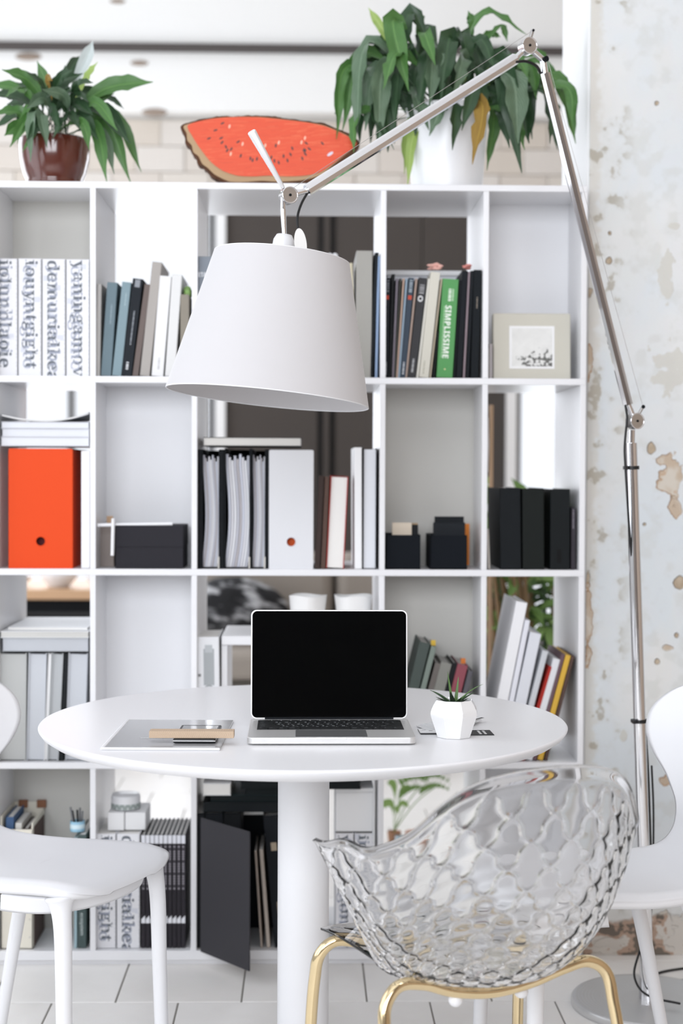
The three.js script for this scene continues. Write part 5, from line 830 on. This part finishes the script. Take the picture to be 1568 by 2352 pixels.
leafyPlant('potted_lily', 'large drooping green plant in a tall white pot on the bookcase', [0.3538, TOPY, -0.105], (G) => {
  const h = 0.2085;
  part('pot', lathe([[0, 0], [0.088, 0], [0.09, 0.003], [0.1045, h - 0.006], [0.1065, h - 0.005], [0.1065, h], [0.103, h], [0.1, h - 0.015], [0, h - 0.02]], 72), mat(0xf1f2f4, 0.35), G);
  part('soil', lathe([[0, h - 0.012], [0.1, h - 0.012], [0.099, h - 0.03], [0, h - 0.03]], 32), mat(0x2d241d, 0.95), G);
}, [[0.322,2.15,-0.098,0.144,2.291,-0.065,0.086,2.09,-0.045,0.0378,1],[0.333,2.151,-0.102,0.118,2.232,-0.089,0.067,2.139,-0.081,0.0267,4],[0.342,2.149,-0.09,0.154,2.307,-0.025,0.116,2.04,0.015,0.0378,4],[0.353,2.153,-0.108,0.202,2.356,-0.121,0.181,2.22,-0.129,0.0333,1],[0.361,2.148,-0.087,0.212,2.357,-0.009,0.246,2.168,0.039,0.0489,1],[0.372,2.15,-0.093,0.257,2.383,-0.041,0.213,2.175,-0.009,0.0445,0],[0.383,2.152,-0.105,0.273,2.396,-0.105,0.307,2.281,-0.105,0.0378,1],[0.323,2.152,-0.105,0.19,2.357,-0.105,0.152,2.414,-0.105,0.02,2],[0.331,2.147,-0.086,0.196,2.242,-0.001,0.171,2.033,0.051,0.0467,4],[0.342,2.149,-0.091,0.214,2.197,-0.033,0.197,2.027,0.003,0.0445,0],[0.352,2.15,-0.098,0.276,2.26,-0.065,0.27,2.059,-0.045,0.0445,0],[0.361,2.148,-0.086,0.315,2.291,-0.001,0.295,2.124,0.051,0.0489,4],[0.371,2.149,-0.09,0.306,2.282,-0.025,0.271,2.121,0.015,0.0378,0],[0.381,2.148,-0.087,0.353,2.315,-0.009,0.323,2.143,0.039,0.0489,0],[0.322,2.148,-0.09,0.381,2.331,-0.025,0.394,2.187,0.015,0.0489,0],[0.333,2.151,-0.102,0.415,2.366,-0.089,0.403,2.402,-0.081,0.0222,1],[0.342,2.15,-0.096,0.439,2.389,-0.057,0.546,2.329,-0.033,0.0245,1],[0.353,2.153,-0.108,0.458,2.353,-0.121,0.492,2.351,-0.129,0.02,1],[0.363,2.152,-0.105,0.44,2.305,-0.105,0.462,2.217,-0.105,0.0333,2],[0.371,2.148,-0.088,0.414,2.248,-0.017,0.431,2.109,0.027,0.0489,0],[0.381,2.148,-0.087,0.467,2.258,-0.009,0.525,1.972,0.039,0.0556,0],[0.321,2.147,-0.083,0.491,2.219,0.015,0.511,2.036,0.075,0.0578,4],[0.333,2.151,-0.102,0.461,2.169,-0.089,0.453,2.001,-0.081,0.0333,1],[0.341,2.146,-0.08,0.425,2.146,0.031,0.397,1.98,0.099,0.04,5],[0.351,2.147,-0.081,0.362,2.147,0.023,0.349,2.016,0.087,0.0311,0],[0.361,2.147,-0.084,0.336,2.145,0.007,0.295,2.055,0.063,0.0333,4],[0.372,2.15,-0.096,0.277,2.106,-0.057,0.248,1.948,-0.033,0.0245,2],[0.382,2.151,-0.101,0.256,2.122,-0.081,0.243,1.988,-0.069,0.0222,2],[0.323,2.152,-0.105,0.545,2.251,-0.105,0.571,2.086,-0.105,0.0445,0],[0.333,2.153,-0.108,0.587,2.233,-0.121,0.64,2.064,-0.129,0.0378,0],[0.343,2.151,-0.101,0.625,2.235,-0.081,0.676,2.068,-0.069,0.04,1],[0.353,2.154,-0.111,0.595,2.293,-0.137,0.671,2.164,-0.153,0.02,1],[0.364,2.154,-0.114,0.58,2.319,-0.153,0.637,2.237,-0.177,0.0289,1],[0.372,2.15,-0.095,0.177,2.244,-0.049,0.142,2.085,-0.021,0.0422,4],[0.382,2.151,-0.101,0.14,2.252,-0.081,0.08,2.155,-0.069,0.0378,0],[0.322,2.15,-0.096,0.341,2.269,-0.057,0.372,2.144,-0.033,0.0445,0],[0.332,2.148,-0.09,0.241,2.292,-0.025,0.212,2.078,0.015,0.0489,0],[0.343,2.152,-0.105,0.185,2.313,-0.105,0.141,2.181,-0.105,0.04,0],[0.352,2.15,-0.098,0.485,2.284,-0.065,0.494,2.094,-0.045,0.0489,0],[0.362,2.151,-0.101,0.409,2.32,-0.081,0.453,2.23,-0.069,0.04,0],[0.374,2.155,-0.114,0.304,2.383,-0.153,0.273,2.267,-0.177,0.04,0],[0.383,2.152,-0.105,0.235,2.259,-0.105,0.258,2.127,-0.105,0.0445,0],[0.322,2.149,-0.093,0.318,2.221,-0.041,0.327,2.095,-0.009,0.0445,0],[0.334,2.154,-0.113,0.394,2.26,-0.145,0.425,2.165,-0.165,0.0445,0],[0.343,2.153,-0.11,0.46,2.245,-0.129,0.495,2.126,-0.141,0.0489,0],[0.353,2.153,-0.11,0.17,2.198,-0.129,0.16,2.079,-0.141,0.0378,0],[0.364,2.154,-0.113,0.215,2.18,-0.145,0.223,2.084,-0.165,0.0378,0],[0.372,2.15,-0.096,0.528,2.162,-0.057,0.553,2.059,-0.033,0.0333,0],[0.383,2.152,-0.102,0.135,2.177,-0.089,0.13,2.066,-0.081,0.0311,0],[0.322,2.149,-0.093,0.471,2.185,-0.041,0.501,2.043,-0.009,0.0445,0],[0.331,2.148,-0.087,0.267,2.175,-0.009,0.296,2.074,0.039,0.0378,4],[0.341,2.147,-0.084,0.406,2.194,0.007,0.374,2.069,0.063,0.0333,0],[0.352,2.15,-0.098,0.556,2.263,-0.065,0.573,2.171,-0.045,0.0267,1],[0.362,2.15,-0.095,0.598,2.194,-0.049,0.603,2.057,-0.021,0.0333,0],[0.372,2.15,-0.093,0.646,2.203,-0.041,0.658,2.098,-0.009,0.0289,1],[0.381,2.149,-0.09,0.512,2.273,-0.025,0.545,2.199,0.015,0.0245,1],[0.322,2.149,-0.091,0.1,2.249,-0.033,0.07,2.058,0.003,0.0289,1],[0.331,2.148,-0.087,0.127,2.126,-0.009,0.112,2.017,0.039,0.0245,1],[0.341,2.147,-0.083,0.164,2.131,0.015,0.209,2.018,0.075,0.0267,0],[0.353,2.152,-0.105,0.489,2.371,-0.105,0.506,2.333,-0.105,0.0156,1],[0.361,2.147,-0.084,0.287,2.321,0.007,0.309,2.226,0.063,0.0311,1],[0.371,2.147,-0.081,0.382,2.259,0.023,0.35,2.142,0.087,0.0378,4],[0.381,2.147,-0.083,0.227,2.27,0.015,0.182,2.164,0.075,0.0333,1],[0.322,2.148,-0.087,0.495,2.134,-0.009,0.532,2.028,0.039,0.0289,1],[0.332,2.148,-0.09,0.187,2.098,-0.025,0.177,2.022,0.015,0.02,4],[0.341,2.147,-0.086,0.422,2.308,-0.001,0.46,2.215,0.051,0.0289,0],[0.351,2.146,-0.08,0.344,2.193,0.031,0.323,2.097,0.099,0.0289,0]], 2.0);
{
  const face = [[-0.298,2.0973],[-0.2515,2.1117],[-0.2029,2.1176],[-0.1596,2.1191],[-0.1163,2.1184],[-0.0621,2.1135],[-0.0079,2.1076],[0.0409,2.0983],[0.0899,2.0783],[0.1203,2.0591],[0.1139,2.0461],[0.0901,2.0286],[0.0598,2.0046],[0.0305,1.9849],[-0.0074,1.9759],[-0.0508,1.9734],[-0.0942,1.9752],[-0.1376,1.9727],[-0.1755,1.9745],[-0.2113,1.9861],[-0.2416,2.0084],[-0.2676,2.0405],[-0.2871,2.0705]];
  const outer = [[-0.3142,2.0929],[-0.3066,2.1005],[-0.2516,2.115],[-0.2029,2.1208],[-0.1596,2.1223],[-0.1163,2.1216],[-0.0621,2.1168],[-0.0079,2.1108],[0.0442,2.1016],[0.0942,2.0815],[0.1247,2.0602],[0.1193,2.0429],[0.0944,2.0222],[0.0641,1.996],[0.0414,1.9764],[0.0143,1.9653],[-0.0182,1.9586],[-0.0725,1.9549],[-0.1158,1.9567],[-0.1592,1.9531],[-0.1949,1.9538],[-0.2188,1.9633],[-0.2372,1.974],[-0.2524,1.9889],[-0.2665,1.9996],[-0.2762,2.0189],[-0.2892,2.0296],[-0.2936,2.0468],[-0.3044,2.0596],[-0.3066,2.0779]];
  const low = Math.min(...outer.map((p) => p[1])), dy = TOPY - low + 0.0005, cx = -0.0966;
  const S = thing('painted_slice', 'wooden slab painted as a watermelon slice on the bookcase', 'ornament', [cx, TOPY, -0.03]);
  const shp = (pts, n) => { const c = new THREE.CatmullRomCurve3(pts.map(([x, y]) => V(x - cx, y + dy - TOPY, 0)), true, 'catmullrom', 0.4); return new THREE.Shape(c.getPoints(n).map((p) => new THREE.Vector2(p.x, p.y))); };
  const rough = (g, k, amt) => { const P = g.attributes.position; for (let i = 0; i < P.count; i++) { const x = P.getX(i), y = P.getY(i), f = (fbm(x * 90 + k, y * 90, 3) - 0.5) * amt; P.setXYZ(i, x + f, Math.max(0.0003, y + f), P.getZ(i)); } g.computeVertexNormals(); return g; };
  part('bark', rough(new THREE.ExtrudeGeometry(shp(outer, 220), { depth: 0.04, bevelEnabled: true, bevelSize: 0.002, bevelThickness: 0.003, bevelSegments: 2 }).translate(0, 0, -0.04), 3, 0.009), mat(0x5a3b28, 0.95), S);
  const ringPts = outer.map((p, i) => { const m = [0, 0]; return p; });
  const cxy = outer.reduce((a, p) => [a[0] + p[0] / outer.length, a[1] + p[1] / outer.length], [0, 0]);
  part('sapwood', new THREE.ExtrudeGeometry(shp(outer.map(([x, y]) => [cxy[0] + (x - cxy[0]) * 0.972, cxy[1] + 0.002 + (y - cxy[1]) * 0.955]), 200), { depth: 0.005, bevelEnabled: false }).translate(0, 0, -0.0005), mat(0xb59a78, 0.85), S);
  const x0 = Math.min(...face.map((p) => p[0])) - cx, x1 = Math.max(...face.map((p) => p[0])) - cx, y0 = Math.min(...face.map((p) => p[1])) + dy - TOPY, y1 = Math.max(...face.map((p) => p[1])) + dy - TOPY;
  const paint = canvasTexture(1024, 400, (c, w, h) => {
    c.fillStyle = '#dc4a1f'; c.fillRect(0, 0, w, h);
    for (let i = 0; i < 420; i++) { c.fillStyle = ['#e6643a', '#cf3f17', '#ea7c52', '#d94f28'][i % 4]; c.globalAlpha = 0.35; c.save(); c.translate(rnd() * w, rnd() * h); c.rotate(-0.25 + rnd() * 0.3); c.fillRect(0, 0, 30 + rnd() * 90, 3 + rnd() * 6); c.restore(); }
    c.globalAlpha = 1;
    const seed2 = (x, y, a, col, s = 1) => { c.save(); c.translate(x, y); c.rotate(a); c.fillStyle = col; c.beginPath(); c.ellipse(0, 0, 5.5 * s, 13 * s, 0, 0, 7); c.fill(); c.restore(); };
    const Q = (px, py) => [(px - 432) / (818 - 432) * w, (py - 268) / (404 - 268) * h];
    for (const [px, py, a] of [[511, 283, 1], [495, 299, 1.2], [480, 318, 1.1], [508, 317, 1], [510, 327, 0.6], [519, 337, -0.3], [522, 345, 0.5], [531, 342, 0.6], [547, 325, 0.9], [553, 357, 0.3], [575, 363, 0.1], [580, 367, 0.1], [590, 364, 0.2], [623, 360, 0.1], [630, 368, -0.1], [640, 372, -0.2], [651, 357, 0], [660, 367, -0.2], [667, 353, -0.4], [671, 339, -0.3], [694, 362, -0.3], [698, 345, -0.7], [700, 342, -0.7], [703, 327, -0.9], [710, 340, -0.8], [740, 327, -0.7], [633, 333, 0.1], [701, 352, -0.6]]) { const [x, y] = Q(px, py); seed2(x, y, a, '#3a2326'); }
    for (const [px, py] of [[527, 290], [557, 330], [609, 333], [640, 326], [700, 315], [692, 325], [530, 353]]) { const [x, y] = Q(px, py); seed2(x, y, 0.2, '#f2b8a0', 1.1); }
    { const [x, y] = Q(758, 351); seed2(x, y, 0.9, '#d9d2e2', 1.7); }
  });
  part('painted_face', planarUV(new THREE.ExtrudeGeometry(shp(face, 180), { depth: 0.0025, bevelEnabled: false }).translate(0, 0, 0.0046), x0, x1, y0, y1), mat(0xffffff, 0.5, { map: paint }), S);
}
// ---------------------------------------------------------------- the room behind
{
  const cloth = mat(0x9d948b, 0.95), dark = mat(0x5f5953, 0.95), s = thing('sofa', 'taupe upholstered sofa seen through the bookcase', 'sofa', [0.13, 0, -2.75]);
  part('frame', rbox(-0.64, 0.64, 0.1, 0.34, -0.75, 0.08, 0.04), cloth, s);
  for (const x of [-0.32, 0.32]) { part('back_cushion', rbox(x - 0.313, x + 0.313, 0.46, 0.86, -0.72, -0.5, 0.06, 4), cloth, s); part('seat_cushion', rbox(x - 0.313, x + 0.313, 0.345, 0.47, -0.52, 0.09, 0.04, 4), cloth, s); }
  part('back_frame', rbox(-0.64, 0.64, 0.34, 0.8, -0.78, -0.715, 0.03), cloth, s);
  for (const x of [-0.58, 0.58]) for (const z of [-0.7, 0.02]) part('leg', rod(V(x, 0, z), V(x, 0.1, z), 0.02), M.black, s);
  part('welt', rbox(-0.63, 0.63, 0.3, 0.345, 0.06, 0.085, 0.01), dark, s);
  const g = new THREE.IcosahedronGeometry(0.2, 5), P = g.attributes.position;
  for (let i = 0; i < P.count; i++) { const x = P.getX(i), y = P.getY(i), z = P.getZ(i), f = 1 + 0.16 * (fbm(x * 14 + 4, y * 14 + z * 9, 4) - 0.5); P.setXYZ(i, x * 1.15 * f, y * 0.72 * f, z * 0.55 * f); }
  g.computeVertexNormals();
  const fur = dataTexture(256, 256, (u, v) => { const n = fbm(u * 6 + v * 2, v * 9, 5, 6); return mixc([28, 28, 30], [176, 176, 178], sstep(0.48, 0.72, n)); });
  const c = single('fur_cushion', planarUV(g, -0.25, 0.25, -0.16, 0.16), mat(0xffffff, 0.95, { map: fur }), 'dark grey mottled fur cushion on the sofa', 'cushion', [-0.3019, 0.62, -3.05]); c.rotation.z = -0.15; c.rotation.x = -0.3;
}
{ // wooden desk by the far window
  const wood = mat(0xc09a76, 0.55), d = thing('wooden_desk', 'light wooden desk with white crockery behind the bookcase', 'desk', [-1.15, 0, -3.1]);
  part('desk_top', rbox(-0.75, 0.45, 0.665, 0.71, -0.55, 0.1, 0.005), wood, d);
  for (const x of [-0.7, 0.4]) for (const z of [-0.5, 0.05]) part('leg', rbox(x - 0.025, x + 0.025, 0, 0.665, z - 0.025, z + 0.025, 0.004), wood, d);
  part('apron', box(-0.68, 0.38, 0.6, 0.664, -0.02, 0.0), M.black, d);
  const cab = thing('black_cabinet', 'low black cabinet under the light wooden desk', 'cabinet', [-1.15, 0, -3.25]); part('body', rbox(-0.6, 0.35, 0.02, 0.58, -0.3, 0.1, 0.005), M.black, cab); part('door', rbox(-0.59, -0.06, 0.04, 0.56, 0.1, 0.112, 0.003), M.black, cab); part('door', rbox(-0.04, 0.34, 0.04, 0.56, 0.1, 0.112, 0.003), M.black, cab); part('plinth', box(-0.55, 0.3, 0, 0.02, -0.28, 0.08), M.black, cab);
  const bowl = (l, x, z, r, h) => { const b = thing('white_bowl', l, 'bowl', [x, 0.7103, z], 0, 'white crockery on the wooden desk'); part('body', lathe([[0, 0], [r * 0.5, 0], [r * 0.55, 0.006], [r * 0.9, h * 0.6], [r, h], [r * 0.96, h], [r * 0.5, 0.012], [0, 0.01]], 32), M.lacquer, b); };
  bowl('wide white bowl on the wooden desk', -1.12, -3.15, 0.09, 0.07); bowl('small white bowl beside the wide bowl on the desk', -0.94, -3.12, 0.055, 0.06); bowl('white bowl at the far end of the wooden desk', -0.8, -3.2, 0.06, 0.075); bowl('white bowl nearest the window on the wooden desk', -1.32, -3.2, 0.07, 0.05);
}
// palm and monstera behind the last column
const stemMat = mat(0x8d7152, 0.85), frond = [mat(0x4e6e38, 0.55), mat(0x6f9149, 0.55), mat(0x8fae64, 0.55), mat(0x3a5430, 0.55)];
{
  const p = thing('potted_palm', 'tall palm with brown stems and dense fronds behind the last column', 'potted plant', [0.78, 0, -1.15]);
  part('pot', lathe([[0, 0], [0.15, 0], [0.155, 0.005], [0.19, 0.3], [0.2, 0.305], [0.2, 0.33], [0.185, 0.33], [0.18, 0.3], [0, 0.29]], 48), mat(0xd9d6d0, 0.7), p);
  part('soil', lathe([[0, 0.3], [0.18, 0.3], [0.18, 0.29], [0, 0.29]], 32), mat(0x2d241d, 0.95), p);
  const stems = [[-0.16, 0.98, 0.05], [-0.11, 1.04, 0.1], [-0.06, 1.02, 0.0], [-0.19, 0.9, -0.05], [0.02, 0.95, 0.06], [0.09, 0.9, 0.02]], canes = [[-0.21, 1.0, 0.1], [-0.185, 0.95, 0.12], [-0.14, 1.05, 0.14], [-0.2, 0.88, 0.06], [-0.125, 0.92, 0.15], [-0.17, 1.0, 0.0], [-0.09, 0.98, 0.13], [-0.22, 0.94, 0.03]];
  canes.forEach(([x, h, z]) => part('cane', tube([[x * 0.5 - 0.02, 0.28, z * 0.5], [x * 0.8, 0.62, z * 0.8], [x * 1.02, h, z]], 0.0065, 20, 6), stemMat, p));
  stems.forEach(([x, h, z], i) => part('stem', tube([[x * 0.35 - 0.03, 0.28, z * 0.4], [x * 0.7, 0.6, z * 0.7], [x, h, z]], 0.009, 24, 8), stemMat, p));
  let k = 0;
  for (let i = 0; i < 150; i++) {
    const s = stems[i % 6], t = rr(0.35, 1), b = V(s[0] * (0.4 + 0.6 * t), 0.3 + (s[1] - 0.3) * t, s[2] * t), a = rr(0, 6.28), L = rr(0.12, 0.26);
    const tip = b.clone().add(V(Math.cos(a) * L, rr(-0.04, 0.12), Math.sin(a) * L * 0.7)), midp = b.clone().lerp(tip, 0.5).add(V(0, 0.05, 0));
    part('frond', leafGeo(b, midp, tip, rr(0.016, 0.036), 0.4, V(Math.sin(i) * 0.6, 0.5, 1).normalize()), frond[i % 4], p);
  }
  const top = (x, y) => { for (let i = 0; i < 5; i++) { const a = -0.5 + i * 0.7, b = V(x, y - 0.08, 0.05); part('frond', leafGeo(b, b.clone().add(V(Math.cos(a + 0.6) * 0.05, 0.06, 0.01)), b.clone().add(V(Math.cos(a + 0.6) * 0.11, 0.1 + 0.03 * Math.sin(i * 2), 0.02)), 0.035, 0.2, V(0.1, 0.4, 1).normalize()), frond[(i % 2) + 1], p); } };
  top(-0.02, 1.17); part('stem', tube([[0, 0.28, 0.03], [-0.01, 0.7, 0.05], [-0.02, 1.1, 0.05]], 0.006, 20, 8), frond[3], p);
  for (let i = 0; i < 4; i++) { const b = V(-0.2, 0.95 + i * 0.05, 0.02); part('frond', leafGeo(b, b.clone().add(V(-0.02, 0.06, 0.02)), b.clone().add(V(-0.05 + i * 0.02, 0.13, 0.03)), 0.05, 0.2, V(0, 0.3, 1).normalize()), frond[2], p); }
  const w = thing('wooden_lamp_stand', 'slim wooden lamp stand with a narrow white shade by the palm', 'lamp', [0.5549, 0, -0.8]);
  part('post', rbox(-0.006, 0.006, 0.012, 1.44, -0.006, 0.006, 0.002), mat(0xb99878, 0.6), w); part('foot', lathe([[0, 0], [0.09, 0], [0.092, 0.006], [0.08, 0.012], [0, 0.012]], 36), mat(0xb99878, 0.6), w);
  part('shade', lathe([[0.002, 0], [0.012, 0.02], [0.016, 0.1], [0.012, 0.18], [0.002, 0.2]], 24).translate(-0.022, 1.22, 0), M.lacquer, w); part('knob', new THREE.SphereGeometry(0.014, 16, 12).translate(-0.018, 1.13, 0.0), M.lacquer, w); part('shade_arm', rod(V(-0.02, 1.2, 0), V(0, 1.2, 0), 0.003), M.brushed, w);
  const m = thing('potted_monstera', 'split leaf plant in coloured pots on the floor behind the bookcase', 'potted plant', [0.2962, 0, -1.2722]);
  m.scale.setScalar(0.5);
  part('pot', lathe([[0, 0], [0.038, 0], [0.048, 0.075], [0.044, 0.075], [0.038, 0.06], [0, 0.06]], 32), mat(0xa67c60, 0.8), m);
  part('glass_pot', lathe([[0, 0], [0.03, 0], [0.035, 0.06], [0, 0.058]], 24).translate(0.035, 0.0, 0.08), mat(0xa9bfc8, 0.2), m);
  part('side_pot', lathe([[0, 0], [0.04, 0], [0.05, 0.08], [0.045, 0.08], [0, 0.06]], 28).translate(0.12, 0, 0.02), mat(0xc39a86, 0.8), m);
  const ml = [[-0.02, 0.42, -0.05, 0.05], [-0.05, 0.26, -0.11, 0.05], [0.02, 0.22, 0.03, 0.03], [0.08, 0.26, 0.1, 0.035], [0.1, 0.38, 0.13, 0.04]];
  for (const [ax, ay, tx, w2] of ml) part('leaf', leafGeo(V(0, 0.06, 0), V(ax * 0.6, ay * 0.8 + 0.06, 0.01), V(tx, ay - 0.02, 0.02), w2, 0.2, V(0.1, 0.3, 1).normalize()), frond[2], m);
  for (const [cx2, cy2, tilt] of [[0.16, 0.37, 0.4], [0.3, 0.4, -0.2]]) { // split leaf: fingers along a rib
    part('stem', tube([[0.0, 0.08, 0], [cx2 * 0.5, cy2 * 0.7, 0.01], [cx2, cy2, 0.02]], 0.004, 20, 6), frond[1], m);
    for (let i = 0; i < 7; i++) for (const sd of [-1, 1]) { const t = i / 6, b = V(cx2 - 0.09 + 0.16 * t, cy2 + 0.03 * Math.sin(t * 3) + tilt * 0.05 * t, 0.02); part('leaf', leafGeo(b, b.clone().add(V(-0.02, sd * 0.03, 0.005)), b.clone().add(V(-0.045 + 0.02 * t, sd * (0.075 - 0.04 * t), 0.012)), 0.028, 0, V(0, 0.2, 1)), frond[1], m); }
  }
}
renderer.render(scene, camera);
